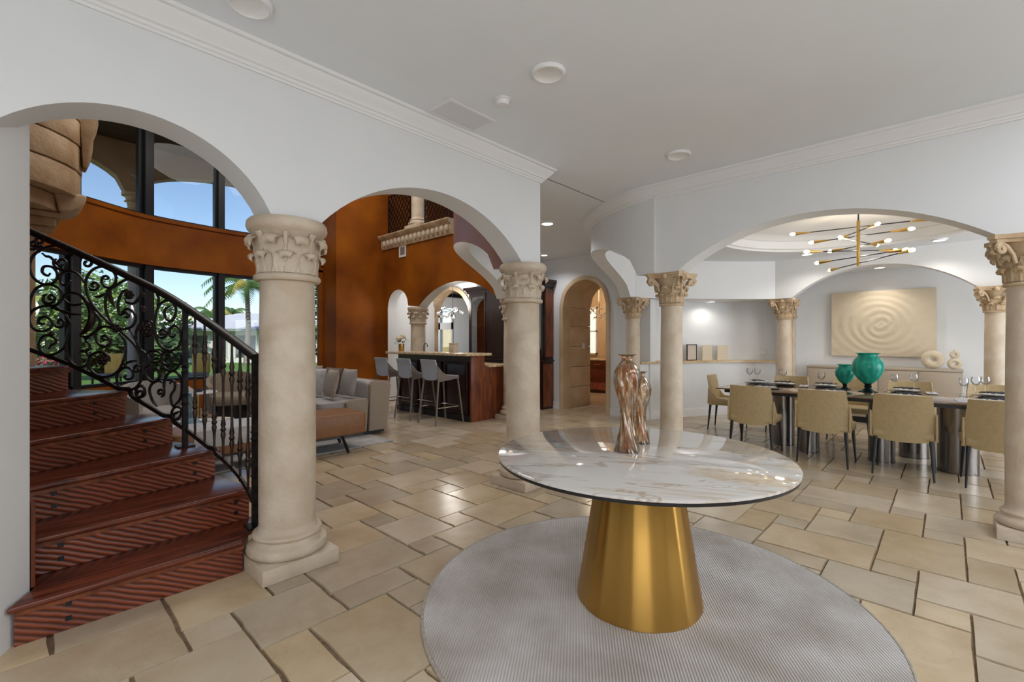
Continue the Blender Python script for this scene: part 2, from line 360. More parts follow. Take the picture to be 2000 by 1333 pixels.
def riser_mat():
    m, t, b = newmat('hand_planed_mahogany'); N = t.nodes; L = t.links
    tc = N.new('ShaderNodeTexCoord'); mp = N.new('ShaderNodeMapping'); mp.inputs['Rotation'].default_value = (0, R(-28), 0); L.new(tc.outputs['Object'], mp.inputs[0])
    wv = N.new('ShaderNodeTexWave'); wv.bands_direction = 'Z'; wv.inputs['Scale'].default_value = 12; wv.inputs['Distortion'].default_value = 2.6; wv.inputs['Detail'].default_value = 3; wv.inputs['Detail Scale'].default_value = .6
    L.new(mp.outputs[0], wv.inputs['Vector'])
    no = N.new('ShaderNodeTexNoise'); no.inputs['Scale'].default_value = 4; no.inputs['Detail'].default_value = 6; L.new(tc.outputs['Object'], no.inputs['Vector'])
    ma = N.new('ShaderNodeMath'); ma.operation = 'MULTIPLY'; L.new(wv.outputs['Fac'], ma.inputs[0]); L.new(no.outputs['Fac'], ma.inputs[1])
    cr = N.new('ShaderNodeValToRGB'); cr.color_ramp.elements[0].position = .08; cr.color_ramp.elements[1].position = .45
    cr.color_ramp.elements[0].color = rgb((.085,.019,.009)); cr.color_ramp.elements[1].color = rgb((.25,.060,.026)); L.new(ma.outputs[0], cr.inputs[0]); L.new(cr.outputs[0], b.inputs['Base Color'])
    bp = N.new('ShaderNodeBump'); bp.inputs['Strength'].default_value = .4; bp.inputs['Distance'].default_value = .010; L.new(wv.outputs['Fac'], bp.inputs['Height']); L.new(bp.outputs[0], b.inputs['Normal'])
    b.inputs['Roughness'].default_value = .36; return m
M['riser'] = riser_mat()
def relief_mat():
    m, t, b = newmat('plaster_relief'); N = t.nodes; L = t.links
    tc = N.new('ShaderNodeTexCoord'); wv = N.new('ShaderNodeTexNoise'); wv.inputs['Scale'].default_value = 9; wv.inputs['Detail'].default_value = 6
    L.new(tc.outputs['Object'], wv.inputs['Vector'])
    cr = N.new('ShaderNodeValToRGB'); cr.color_ramp.elements[0].color = rgb((.60,.51,.37)); cr.color_ramp.elements[1].color = rgb((.68,.59,.45)); L.new(wv.outputs['Fac'], cr.inputs[0]); L.new(cr.outputs[0], b.inputs['Base Color'])
    bp = N.new('ShaderNodeBump'); bp.inputs['Strength'].default_value = .25; bp.inputs['Distance'].default_value = .02; L.new(wv.outputs['Fac'], bp.inputs['Height']); L.new(bp.outputs[0], b.inputs['Normal'])
    b.inputs['Roughness'].default_value = .75; return m
M['relief'] = relief_mat()
def lines_mat(name, paper, ink, sc_, axis='Z'):
    m, t, b = newmat(name); N = t.nodes; L = t.links
    tc = N.new('ShaderNodeTexCoord'); wv = N.new('ShaderNodeTexWave'); wv.bands_direction = axis; wv.inputs['Scale'].default_value = sc_
    L.new(tc.outputs['Object'], wv.inputs['Vector'])
    cr = N.new('ShaderNodeValToRGB'); cr.color_ramp.elements[0].position = .12; cr.color_ramp.elements[1].position = .3
    cr.color_ramp.elements[0].color = rgb(ink); cr.color_ramp.elements[1].color = rgb(paper); L.new(wv.outputs['Fac'], cr.inputs[0]); L.new(cr.outputs[0], b.inputs['Base Color'])
    b.inputs['Roughness'].default_value = .7; return m
M['page'] = lines_mat('printed_page', (.78,.70,.55), (.60,.48,.34), 22)

# ================================================================== THE SHELL
ZC = 3.03
W = M['white']
def arcz(c, half, spring, top):
    rise = top-spring; Rr = (half*half+rise*rise)/(2*rise)
    return lambda t: top-Rr+math.sqrt(max(Rr*Rr-(t-c)**2, 0))
def straight(p0, p1):
    p0 = Vector(p0); p1 = Vector(p1); L_ = (p1-p0).length; d = (p1-p0)/L_; n = Vector((d.y, -d.x))
    return lambda t: (p0+d*t, n)
def wall_strip(name, path, samp, ztop, th, mats, parent=None, kind=True, back=None):
    """samp: list of (t, zbottom); repeat t to make a jamb.  n = the right-hand side of the path (front)."""
    mb = MB(); fr = []; bk = []
    for t, zb in samp:
        p, n = path(t); zt = ztop(t) if callable(ztop) else ztop
        a = p+n*th/2; c = p-n*th/2
        fr.append(((a.x, a.y, zb), (a.x, a.y, zt))); bk.append(((c.x, c.y, zb), (c.x, c.y, zt)))
    for i in range(len(samp)-1):
        f0, f1, b0, b1 = fr[i], fr[i+1], bk[i], bk[i+1]
        if abs(samp[i][0]-samp[i+1][0]) > 1e-6:
            mb.add([f0[0], f1[0], f1[1], f0[1]], [(0,1,2,3)], 0)
            mb.add([b0[0], b0[1], b1[1], b1[0]], [(0,1,2,3)], 1)
            mb.add([f0[1], f1[1], b1[1], b0[1]], [(0,1,2,3)], 2)
        mb.add([f0[0], b0[0], b1[0], f1[0]], [(0,1,2,3)], 2)
    for i in (0, -1):
        mb.add([fr[i][0], fr[i][1], bk[i][1], bk[i][0]], [(0,1,2,3)], 3 if len(mats) > 3 else 2)
    o = part(name, mb, mats, parent, smooth=30)
    if kind and not parent: struct(o)
    return o
def span(fn, a, b, n=28): return [(a+(b-a)*i/n, fn(a+(b-a)*i/n)) for i in range(n+1)]

# ---- floor: grout bed plus French-pattern limestone tiles
MO = .2185*HC/1.42; OFF = .57
floor = part('floor', MB().box(-3.2, -4.2, -.1, 14, 17, -.012), M['grout'], smooth=0); struct(floor)
CELL = [(2,5,1,1),(2,2,1,1),(4,0,1,1),(0,3,1,1),(5,4,2,1),(3,2,1,2),(5,5,3,2),(4,1,2,3),(3,4,2,2),(2,0,2,2),(0,1,2,2),(1,3,2,2)]
def tile_mesh(wi, hi, seed):
    rn = random.Random(seed); wx = wi*MO; hy = hi*MO; gx = .0050; gy = .0030
    x0, x1, y0, y1 = gx, wx-gx, gy, hy-gy; P = []
    k = 4
    def edge(a, b, nx, ny, amp):
        for i in range(k):
            f = (i+(rn.uniform(-.2,.2) if i else 0))/k; j = rn.random()**2*amp if i else amp*.25
            P.append((a[0]+(b[0]-a[0])*f+nx*j, a[1]+(b[1]-a[1])*f+ny*j))
    edge((x0,y0),(x1,y0),0,1,.004); edge((x1,y0),(x1,y1),-1,0,.011); edge((x1,y1),(x0,y1),0,-1,.004); edge((x0,y1),(x0,y0),1,0,.011)
    n = len(P); cx, cy = wx/2, hy/2
    top = [(p[0]+(cx-p[0])*.012, p[1]+(cy-p[1])*.012, 0) for p in P]; bot = [(p[0], p[1], -.012) for p in P]
    return top+bot, [list(range(n))]+[(i, n+i, n+(i+1) % n, (i+1) % n) for i in range(n)]
tmesh = {}
for (ci, cj, wi, hi) in CELL:
    for s in range(3):
        if (wi, hi, s) not in tmesh:
            vs, fs = tile_mesh(wi, hi, wi*100+hi*10+s); tmesh[(wi,hi,s)] = MB().add(vs, fs).mesh('tile_%dx%d' % (wi, hi), 0)
            tmesh[(wi,hi,s)].materials.append(M['tile'])
tl = []
for I in range(-4, 11):
    for J in range(-4, 13):
        for (ci, cj, wi, hi) in CELL:
            i = I*6+ci; j = J*6+cj; x = (i+OFF)*MO; y = (j+OFF)*MO; cx = x+wi*MO/2; cy = y+hi*MO/2
            if not (-3.1 < cx < 13.5 and -4.1 < cy < 16.5): continue
            d = dep(cx, cy); vis = 0
            if d > 1.2:
                px = CX+F*(cx*sT-cy*cT)/d; py = CY+F*HC/d
                room = cx > 0 and (cx < 7.6 or (cy < 3.6 and cx < 9.4) ) and cy < 10 and not (cy > 5.6 and cx < 2.4) and not (cx < 1.0 and cy > 3.3)
                if -120 < px < 2120 and py < 1500 and room: vis = wi*hi/(d*d*d)
            tl.append((vis, x, y, wi, hi))
tl.sort(key=lambda q: -q[0])
for k, (vis, x, y, wi, hi) in enumerate(tl[:300]):
    o = put('tile', tmesh[(wi, hi, k % 3)], None, floor, (x, y, 0))
far = MB()
for k, (vis, x, y, wi, hi) in enumerate(tl[300:]):
    vs, fs = tile_mesh(wi, hi, k % 5); far.add([(a+x, b_+y, c) for a, b_, c in vs], fs)
o = part('tile_field', far, M['tiles'], floor, smooth=0); o['kind'] = 'stuff'; o['label'] = 'smaller far limestone tiles of the floor'

# ---- ceilings
def bhp(t):                               # bowed wall between two columns, plan curve
    P0 = Vector((3.42, 3.06)); P1 = Vector((6.02, 5.60)); n0 = Vector((-(P1-P0).y, (P1-P0).x)).normalized(); f = lambda k: P0+(P1-P0)*k+n0*.74*math.sin(math.pi*min(max(k,0),1))**.8
    d = (f(t+.01)-f(t)).normalized(); return (f(t), Vector((-d.y, d.x)))
cb = MB().box(-3.2, -4.2, ZC, 12, 2.99, ZC+.12).prism([tuple(bhp(i/20)[0]) for i in range(21)]+[(6.1,8.2),(7.64,8.2),(7.64,2.98),(3.48,2.98)], ZC, ZC+.12)
struct(part('ceiling', cb, M['ceil'], smooth=0))
struct(part('ceiling_living', MB().box(-3.2, 2.99, 6.3, 7.6, 12.2, 6.4), M['orange'], smooth=0))
struct(part('ceiling_kitchen', MB().box(7.64, 7.9, 2.98, 11.2, 16.6, 3.08).box(6.12, 8.2, 2.98, 7.64, 9.8, 3.08, 2).box(7.64, 8.3, 2.86, 11.0, 8.5, 2.98, 1).box(7.64, 10.3, 2.86, 11.0, 10.5, 2.98, 1).box(7.64, 12.3, 2.86, 11.0, 12.5, 2.98, 1), [pm('plank_ceiling', (.30,.20,.17), (.38,.27,.23), 8, .5), M['darkwood'], W], smooth=0))

# ---- arcade wall between hall and living room
a1 = arcz(.43, .60, 2.10, 2.49); a2 = arcz(2.265, .95, 2.10, 2.525)
VA, TA = 2.985, .23
pth = lambda t: (Vector((t, VA)), Vector((0, -1)))
samp = [(-3.0, 0), (-.42, 0), (-.42, 2.10), (-.17, 2.10)]+span(a1, -.17, 1.03)+[(1.315, 2.10)]+span(a2, 1.315, 3.215)+[(3.48, 2.10)]
wall_strip('wall_arcade', pth, samp, 6.3, TA, [W, M['orange'], W])
# stair wall standing inside the first arch (its near end and corner show at the picture's left edge)
poly = [(-.42, 2.90), (-.20, 2.885), (-.036, 3.0), (.057, 3.175), (.05, 3.24), (-.03, 3.7), (-.17, 4.2), (-.42, 4.7), (-.55, 4.62), (-.32, 4.1), (-.2, 3.6), (-.25, 3.2)]
struct(part('wall_stair', MB().prism(poly, 0, 6.3), W, smooth=20))
# ---- crown mouldings
CP = [(0, 2.895), (.012, 2.895), (.016, 2.908), (.026, 2.912), (.03, 2.926), (.045, 2.932), (.05, 2.946), (.07, 2.965), (.09, 2.99), (.10, 3.005), (.115, 3.01), (.118, ZC), (0, ZC)]
def crown(name, pts, outs, prof=CP):
    """pts: plan points on the wall face; outs: offset direction (mitre) at each point"""
    rows = []
    for (p, n) in zip(pts, outs): rows.append([(p[0]+n[0]*a, p[1]+n[1]*a, z) for a, z in prof])
    mb = MB().grid(rows)
    for r in (rows[0], rows[-1]): mb.add(r, [list(range(len(r)))])
    return struct(part(name, mb, M['trim'], smooth=30))
crown('trim_1', [(-3, 2.87), (3.48, 2.87), (3.48, 3.20)], [(0, -1), (1, -1), (1, 0)])
# ---- orange bracket wall, sky light tinted into its colour, and the bar wall of the living room
hz = lambda t: 2.10+.52*math.sqrt(max(1-((t-.5)/.44)**2, 0))
wall_strip('wall_bowed', bhp, [(0, 2.10)]+span(hz, .06, .94, 36)+[(1.0, 2.10)], 6.3, .2, [pm('sky_lit_orange_plaster', (.30,.165,.15), (.38,.22,.185), 1.5, .4, bump=.04, bscale=9), W, W])
ab = arcz(6.985, 1.20, 2.10, 2.53); asml = arcz(8.97, .40, 2.10, 2.52)
UB = 6.0
q2 = lambda t: (Vector((UB, t)), Vector((-1, 0)))
wall_strip('wall_bar', q2, [(9.57, 0), (9.37, 0), (9.37, 2.10)]+span(asml, 9.37, 8.57)+[(8.185, 2.10)]+span(ab, 8.185, 5.785)+[(5.48, 2.10)], 3.47, .24, [M['orange'], W, W])
struct(part('wall_living_far', MB().box(4.74, 9.57, 0, 6.12, 9.77, 6.3).box(6.12,9.57,3.47,7.8,9.77,6.3), M['orange'], smooth=0)); struct(part('wall_bar_end', MB().box(6.12, 9.8, 0, 7.54, 9.9, 3.0), W, smooth=0))
# upper gallery behind the balcony
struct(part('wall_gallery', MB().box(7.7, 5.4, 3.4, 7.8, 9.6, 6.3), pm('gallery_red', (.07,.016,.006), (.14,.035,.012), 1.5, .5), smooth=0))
struct(part('floor_gallery', MB().box(6.13, 5.5, 3.3, 7.7, 9.57, 3.47), M['darkwood'], smooth=0))
# ---- hall wall with the stone doorway and the kitchen arch
dz = arcz(5.115, .50, 2.06, 2.555); kz = arcz(9.15, .85, 2.1, 2.72)
q3 = lambda t: (Vector((7.64, t)), Vector((-1, 0)))
wall_strip('wall_hall', q3, [(13.0, 0), (10.0, 0), (10.0, 2.1)]+span(kz, 10.0, 8.3)+[(8.3, 0), (5.615, 0), (5.615, 2.06)]+span(dz, 5.615, 4.615)+[(4.615, 0), (3.75, 0)], ZC, .2, [W, W, W])
# outer walls of the house, behind and beside the viewer
for nm, b_ in (('wall_entrance', (-3.2,-4.2,0,-3.0,2.87,3.2)), ('wall_garden', (-3.2,-4.2,0,12,-4.0,3.2)), ('wall_east', (11.8,-4.2,0,12,3.6,3.2)), ('wall_living_left', (-3.2,2.87,0,-3.0,9.4,6.4)), ('wall_gallery_end', (6.1,9.77,0,6.3,12.2,6.4)), ('wall_kitchen_end', (7.5,16.4,0,11.2,16.6,3.1))):
    struct(part(nm, MB().box(*b_), M['orange'] if 'living' in nm or 'gallery' in nm else W, smooth=0))

# ---- curved window wall of the living room (plan arc through the measured points)
WP = [(-3.0,9.35),(-.9,9.35),(-.1,9.75),(.82,10.46),(1.73,11.06),(2.92,11.30),(3.62,11.33),(4.4,11.2),(5.1,10.85)]
def catmull(P, n):
    P = [Vector(p) for p in P]; out = []
    for i in range(len(P)-1):
        p0 = P[max(i-1,0)]; p1 = P[i]; p2 = P[i+1]; p3 = P[min(i+2,len(P)-1)]
        for k in range(n):
            t = k/n; out.append(.5*((2*p1)+(p2-p0)*t+(2*p0-5*p1+4*p2-p3)*t*t+(3*p1-p0-3*p2+p3)*t**3))
    out.append(P[-1]); return out
WC = catmull(WP, 6)
def plan_at(C, x):                       # where the sight line of picture column x meets a plan curve
    a = c2w((x-CX)/F, 1.0)
    for i in range(len(C)-1):
        p, q_ = C[i], C[i+1]; s0 = a[0]*p.y-a[1]*p.x; s1 = a[0]*q_.y-a[1]*q_.x
        if s0*s1 <= 0 and s0 != s1:
            f = s0/(s0-s1); r = p+(q_-p)*f
            if dep(r.x, r.y) > .2: return r
    return None
def norm_at(C, i):
    a = C[max(i-1,0)]; b_ = C[min(i+1,len(C)-1)]; d = (b_-a).normalized(); return Vector((d.y, -d.x))
def curved(name, C, z0, z1, o0, o1, mat, parent=None, smooth=30, bevel=0):
    rows = []
    for i, p in enumerate(C):
        n = norm_at(C, i); a = p+n*o0; b_ = p+n*o1
        rows.append([(a.x,a.y,z0),(b_.x,b_.y,z0),(b_.x,b_.y,z1),(a.x,a.y,z1)])
    mb = MB().grid(rows, closed=True)
    for r in (rows[0], rows[-1]): mb.add(r, [(0,1,2,3)])
    return part(name, mb, mat, parent, smooth=smooth)
sp = struct(curved('wall_spandrel', WC, 2.84, 3.70, -.06, .10, M['orange']))
curved('moulding', WC, 2.80, 2.86, -.06, .13, M['orange'], sp); curved('moulding', WC, 3.66, 3.73, -.06, .13, M['orange'], sp)
struct(curved('wall_sill', WC, 0, .58, -.06, .12, M['orange']))
win = struct(curved('window_1', WC, .58, .64, -.05, .05, M['black']))
curved('glass_pane', WC, .64, 2.78, -.02, -.012, M['glass'], win)
curved('glass_pane', WC, 3.73, 6.28, -.02, -.012, M['glass'], win)
for z0, z1 in ((2.74,2.82),(3.72,3.77)):
    curved('window_rail', WC, z0, z1, -.05, .05, M['black'], win)
for x, wd in ((140,.24),(286,.26),(429,.20),(560,.2),(648,.12)):
    p = plan_at(WC, x)
    if p is None: continue
    i = min(range(len(WC)), key=lambda k: (WC[k]-p).length); n = norm_at(WC, i); t = Vector((-n.y, n.x))
    for z0, z1 in ((.58, 2.84), (3.70, 6.3)):
        mb = MB(); 
        for off, ww in ((-.04, wd), (.05, wd*.55)):
            a = p+n*off; pts = [a-t*ww/2-n*.05, a+t*ww/2-n*.05, a+t*ww/2+n*.05, a-t*ww/2+n*.05]
            mb.prism([(k.x, k.y) for k in pts], z0, z1)
        part('mullion', mb, M['black'], win, smooth=0)
# orange return and door casing at the right of the window wall
struct(part('wall_living_return', MB().box(4.74, 9.77, 0, 4.9, 10.25, 6.3).box(4.74,10.2,2.95,4.9,11.0,3.75), M['orange'], smooth=0))
struct(part('trim_2', MB().box(4.66,10.2,0,4.76,10.3,2.95).box(4.66,10.2,2.9,4.76,11.0,3.0), M['orange'], smooth=0))
# ================================================================== DINING ROOM SHELL
ZD = 2.75
PC, PD, PE, PFc, PG = Vector((4.90,2.19)), Vector((7.23,3.91)), Vector((9.20,2.07)), Vector((9.02,-.49)), Vector((4.80,-.42))
acg = arcz(.885, 1.17, 2.10, 2.492)
q4 = lambda t: (Vector((4.85, t)), Vector((-1, 0)))
wall_strip('wall_dining_front', q4, [(2.31, 2.10)]+span(acg, 2.055, -.285)+[(-.6, 2.10), (-.6, 0), (-2.2, 0)], ZC, .24, [W, W, W])
ch = PD-PC; chn = Vector((-ch.y, ch.x)).normalized()
def cdp(t):
    b_ = .62; p = Vector((4.80, 2.29))+(PD-Vector((4.80, 2.29)))*t+chn*b_*math.sin(math.pi*min(max(t,0),1))**.8
    e = .01; p2 = Vector((4.80, 2.29))+(PD-Vector((4.80, 2.29)))*(t+e)+chn*b_*math.sin(math.pi*min(max(t+e,0),1))**.8
    d = (p2-p).normalized(); return (p, Vector((-d.y, d.x)))
acd = arcz(.5, .44, 2.10, 2.60)
acd = lambda t: 2.10+.50*math.sqrt(max(1-((t-.5)/.45)**2, 0))
wall_strip('wall_dining_hall', cdp, [(.0, 2.10)]+span(acd, .05, .95)+[(1.0, 2.10)], ZC, .2, [W, W, W])
rows = [cdp(i/24) for i in range(25)]
crown('trim_3', [(4.73,-2.2),(4.73,2.31)]+[tuple(p+n*.1) for p, n in rows[1:]], [(-1,0),(-1,.6)]+[tuple(n) for p, n in rows[1:]])
HD = catmull([PD, (7.72,3.55), (8.25,3.10), (8.8,2.56), PE], 5)
struct(curved('wall_dining_header', HD, 2.10, ZD, -.10, .10, W))
LWc = catmull([(7.33,3.84),(7.8,3.70),(8.28,3.46),(8.72,3.24),(9.12,2.96),(9.44,2.55),(9.52,2.16)], 5)
lw = struct(curved('wall_bay_low', LWc, 0, .972, -.12, 0, W))
struct(curved('baseboard_bay', LWc, 0, .13, 0, .018, M['trim'])); curved('cap', LWc, .13, .15, 0, .010, M['trim'], bpy.data.objects['baseboard_bay'])
struct(curved('wall_bay', LWc, .97, 2.16, -.42, -.28, W))
struct(curved('trim_4', LWc, .972, 1.008, -.29, .035, M['ledge']))
npts = [p-norm_at(LWc, i)*.30 for i, p in enumerate(LWc)]
struct(part('ceiling_bay', MB().prism([tuple(p) for p in npts]+[tuple(p) for p in reversed(HD)], 2.115, 2.2), W, smooth=0))
aef = arcz(.79, 1.12, 2.10, 2.545)
q5 = lambda t: (Vector((9.10, t)), Vector((-1, 0)))
wall_strip('wall_alcove_arch', q5, [(2.20, 2.10)]+span(aef, 1.91, -.33)+[(-.72, 2.10)], ZD, .2, [W, W, W])
struct(part('wall_alcove', MB().box(10.15, -2.2, 0, 10.3, 2.3, 2.8), W, smooth=0))
struct(part('wall_alcove_side', MB().box(9.50, 2.12, 0, 10.15, 2.26, 2.8), W, smooth=0))
ZAL = 2.59
struct(part('ceiling_alcove', MB().box(9.2, -2.2, ZAL, 10.3, 2.3, ZAL+.1), M['ceil'], smooth=0))
struct(part('baseboard_alcove', MB().box(10.13, -2.2, 0, 10.15, 2.12, .14), M['trim'], smooth=0))
# dropped ceiling ring with a round tray
CTR = Vector((7.0, .8)); RT = 1.55
bound = [Vector((4.85,-.5)), Vector((4.85,2.25))]+[cdp(i/12)[0] for i in range(13)]+[HD[i] for i in range(0, len(HD), 3)]+[Vector((9.1,2.1)), Vector((9.1,-.7)), Vector((7.0,-2.6)), Vector((4.85,-.5))]
def hit(a):
    d = Vector((math.cos(a), math.sin(a))); best = 9
    for i in range(len(bound)-1):
        p, q_ = bound[i]-CTR, bound[i+1]-CTR; e = q_-p; den = d.x*e.y-d.y*e.x
        if abs(den) < 1e-9: continue
        t = (p.x*e.y-p.y*e.x)/den; s = (p.x*d.y-p.y*d.x)/den
        if t > .3 and -1e-6 <= s <= 1+1e-6: best = min(best, t)
    return best if best < 9 else 2.4
n = 96; mb = MB(); rr = []
for (f, z) in (('o', ZD), (RT, ZD)):
    rr.append([tuple(CTR+Vector((math.cos(2*math.pi*i/n), math.sin(2*math.pi*i/n)))*(hit(2*math.pi*i/n+1e-4) if f == 'o' else f))+(z,) for i in range(n)])
mb.grid(rr, closed=True)
ring = struct(part('ceiling_dining', mb, M['ceil'], smooth=30))
mb = MB().lathe([(RT, ZD), (RT, ZD+.03), (RT-.03, ZD+.04), (RT-.03, ZD+.15), (RT-.06, ZD+.16), (RT-.09, ZD+.20), (RT-.16, ZD+.235), (.001, ZD+.24)], 96, tuple(CTR), caps=False)
part('tray', mb, M['trim'], ring, smooth=30)

# ================================================================== COLUMNS
def leaf_mesh(w_, h, r0, r1, curl, lobes=4):
    # acanthus leaf: hugs the bell, then rolls outward and down into a blunt hook
    rows = []; nv = 15; hk = curl*.55
    for j in range(nv+1):
        s = j/nv
        if s < .66: f = s/.66; rc = r0+(r1-r0)*f*f; z = (h-hk)*f
        else: f = (s-.66)/.34; a = f*math.pi*1.15; rc = r1+hk*(1-math.cos(a))*.95; z = (h-hk)+hk*math.sin(a)
        ww = w_/2*(.80+.30*math.sin(math.pi*min(s*1.05, 1)))*(1-.50*max(0, (s-.62)/.38)**1.5)*(1+.055*math.cos(2*math.pi*lobes*s))
        row = []
        for i in range(9):
            x = (i-4)/4; rad = rc+.011*(1-abs(x)**1.3)+.0035*math.cos(x*math.pi*4)*(1 if s < .7 else .4)
            row.append((rad, ww*x, z-.010*abs(x)**2*(1 if s > .5 else 0)))
        rows.append(row)
    m = MB().grid(rows)
    back = [[(p[0]-.016, p[1]*.94, p[2]-.006) for p in r] for r in rows]
    m.grid([r[::-1] for r in back])
    ed = [r[0] for r in rows]+rows[-1][1:]+[r[-1] for r in rows[::-1]][1:]; eb = [r[0] for r in back]+back[-1][1:]+[r[-1] for r in back[::-1]][1:]
    m.grid([ed, eb]); return m.mesh('leaf', 70)
LEAF = {'r_lo': leaf_mesh(.122, .125, .160, .166, .040), 'r_up': leaf_mesh(.140, .215, .158, .172, .058),
        's_lo': leaf_mesh(.092, .105, .117, .124, .034), 's_up': leaf_mesh(.105, .185, .116, .132, .046)}
for k in LEAF: LEAF[k].materials.append(M['trav'] if k[0] == 'r' else M['travd'])
def sq(h, z0, z1): return MB().box(-h, -h, z0, h, h, z1)
def volute(R0, r):
    pts = []
    for i in range(26):
        a = i/25*3.4*math.pi; q_ = R0*(1-.8*i/25); pts.append((q_*math.cos(a), 0, q_*math.sin(a)))
    return pts
def column(kind, loc, label, stand=0.0):
    t = thing('column', label, 'column', (loc[0], loc[1], stand))
    tv = M['trav'] if kind == 'r' else M['trav']; cv = M['trav'] if kind == 'r' else M['travd']
    if kind == 'r':
        part('plinth', sq(.222, 0, .088), tv, t, bevel=.006)
        part('base', MB().lathe([(.19,.088),(.208,.091),(.224,.105),(.229,.125),(.224,.147),(.206,.160),(.196,.164),(.189,.174),(.186,.186),(.192,.192),(.198,.203),(.193,.216),(.178,.222),(.168,.232),(.161,.26)], 48), tv, t)
        part('shaft', MB().lathe([(.161,.24),(.162,.7),(.160,1.2),(.154,1.74)], 48), tv, t)
        cp = part('capital', MB().lathe([(.154,1.728),(.180,1.732),(.190,1.745),(.190,1.757),(.180,1.770),(.160,1.775),(.160,1.9),(.170,1.97),(.195,2.015),(.206,2.025),(.221,2.036),(.229,2.058),(.226,2.085),(.214,2.10),(.15,2.103)], 48), cv, t)
        for k in range(8):
            a = 2*math.pi*k/8+TH; o = put('leaf', LEAF['r_up'], None, cp, (0,0,1.775), a)
            o = put('leaf', LEAF['r_lo'], None, cp, (0,0,1.775), a+math.pi/8)
        for k in range(8):
            a = 2*math.pi*(k+.5)/8+TH
            part('stalk', MB().tube([(.166,0,1.86),(.174,0,1.93),(.188,0,1.98),(.206,0,2.012)], [.010,.013,.017,.019], 6), cv, cp, rz=a)
    else:
        part('plinth', sq(.165, 0, .085), tv, t, bevel=.005)
        part('base', MB().lathe([(.14,.085),(.157,.09),(.168,.108),(.168,.122),(.158,.14),(.145,.147),(.138,.16),(.143,.172),(.143,.18),(.132,.19),(.12,.205),(.117,.23)], 40), tv, t)
        part('shaft', MB().lathe([(.117,.22),(.1175,.7),(.115,1.2),(.109,1.76)], 40), tv, t)
        cp = part('capital', MB().lathe([(.109,1.750),(.126,1.753),(.132,1.763),(.126,1.774),(.114,1.780),(.116,1.92),(.13,1.99),(.155,2.03),(.17,2.05)], 40), cv, t)
        ab_ = []
        for k in range(4):
            a = math.pi/2*k
            for (x, y) in ((-.165,-.20),(-.11,-.172),(0,-.155),(.11,-.172),(.165,-.20),(.20,-.165)):
                ab_.append((x*math.cos(a)-y*math.sin(a), x*math.sin(a)+y*math.cos(a)))
        part('abacus', MB().prism(ab_, 2.045, 2.07).prism([(x*1.06, y*1.06) for x, y in ab_], 2.07, 2.10), cv, t, smooth=30)
        for k in range(8):
            a = 2*math.pi*k/8; put('leaf', LEAF['s_up'], None, cp, (0,0,1.78), a); put('leaf', LEAF['s_lo'], None, cp, (0,0,1.78), a+math.pi/8)
        for k in range(4):
            a = math.pi/2*k+math.pi/4
            for sgn in (-1, 1):
                pts = [(.225+p[0]*.9, sgn*.022, 2.005+p[2]) for p in volute(.042, .012)]
                pts = [(.15, sgn*.05, 1.90), (.165, sgn*.045, 1.96), (.19, sgn*.03, 2.02), (.22, sgn*.022, 2.045)]+pts[::-1][::-1]
                part('volute', MB().tube(pts, .012, 6), cv, cp, rz=a)
            part('flower', MB().sphere((.165, 0, 2.06), .03, 10, 6), cv, cp, rz=a+math.pi/4)
    return t
column('r', (1.165, 2.985), 'thick travertine column with leafy capital beside the wooden stairs')
column('r', (3.36, 2.985), 'thick travertine column behind the left edge of the round marble table')
column('r', (6.0, 5.575), 'travertine column half hidden behind another column, at the end of the bar')
column('r', (6.0, 8.37), 'travertine column standing behind the bar counter')
column('s', tuple(PC), 'slender travertine column behind the amber vases, right of the round table centre')
column('s', tuple(PD), 'slender travertine column rising directly behind the tall amber vase')
column('s', tuple(PE), 'slender travertine column between the cream ledge and the relief painting')
column('s', tuple(PFc), 'slender pale travertine column right of the relief painting')
column('s', tuple(PG), 'slender travertine column cut by the right edge of the picture')
tp = thing('pilaster', 'flat travertine pilaster against the wall just right of a slender column', 'pilaster', (9.62, 2.055, 0))
part('shaft', MB().box(-.1, -.06, 0, .1, .06, 1.78), M['trav'], tp, bevel=.004); part('capital', MB().box(-.12,-.08,1.78,.12,.06,1.82).box(-.11,-.07,1.82,.11,.06,2.04).box(-.15,-.1,2.04,.15,.06,2.1), M['travd'], tp, bevel=.006)

# ================================================================== STAIRS
RS = .195
ST = [((-.004,3.049),(.932,3.05)), ((.071,3.33),(1.075,3.395)), ((.067,3.63),(1.005,3.885)), ((.07,3.97),(.85,4.395)), ((.077,4.40),(.615,4.77)), ((.087,4.95),(.31,5.20)), ((.0,5.52),(.0,5.55))]
stair = thing('staircase', 'curved staircase of polished mahogany treads with rough planed risers', 'staircase', (0, 0, 0))
WE = [Vector(p) for p in ((.0605,3.175),(.0535,3.24),(-.0265,3.7),(-.166,4.2),(-.416,4.7),(-.55,5.0))]
TREADS = []
def wall_end(p, q_):                      # where a riser line, run to the left, meets the stair wall
    p = Vector(p); d = (p-Vector(q_)).normalized()
    for a, b_ in zip(WE[:-1], WE[1:]):
        e = b_-a; den = d.x*e.y-d.y*e.x
        if abs(den) < 1e-9: continue
        w_ = a-p; t = (w_.x*e.y-w_.y*e.x)/den; s = (w_.x*d.y-w_.y*d.x)/den
        if -.2 < t < .9 and -.01 <= s <= 1.01: return p+d*(t-(.004 if p.y < 3.9 else .06))
    return p
def ext(p, q_, u):                        # extend a riser line to the left
    d = Vector(p)-Vector(q_); d.normalize(); return Vector(p)+d*u
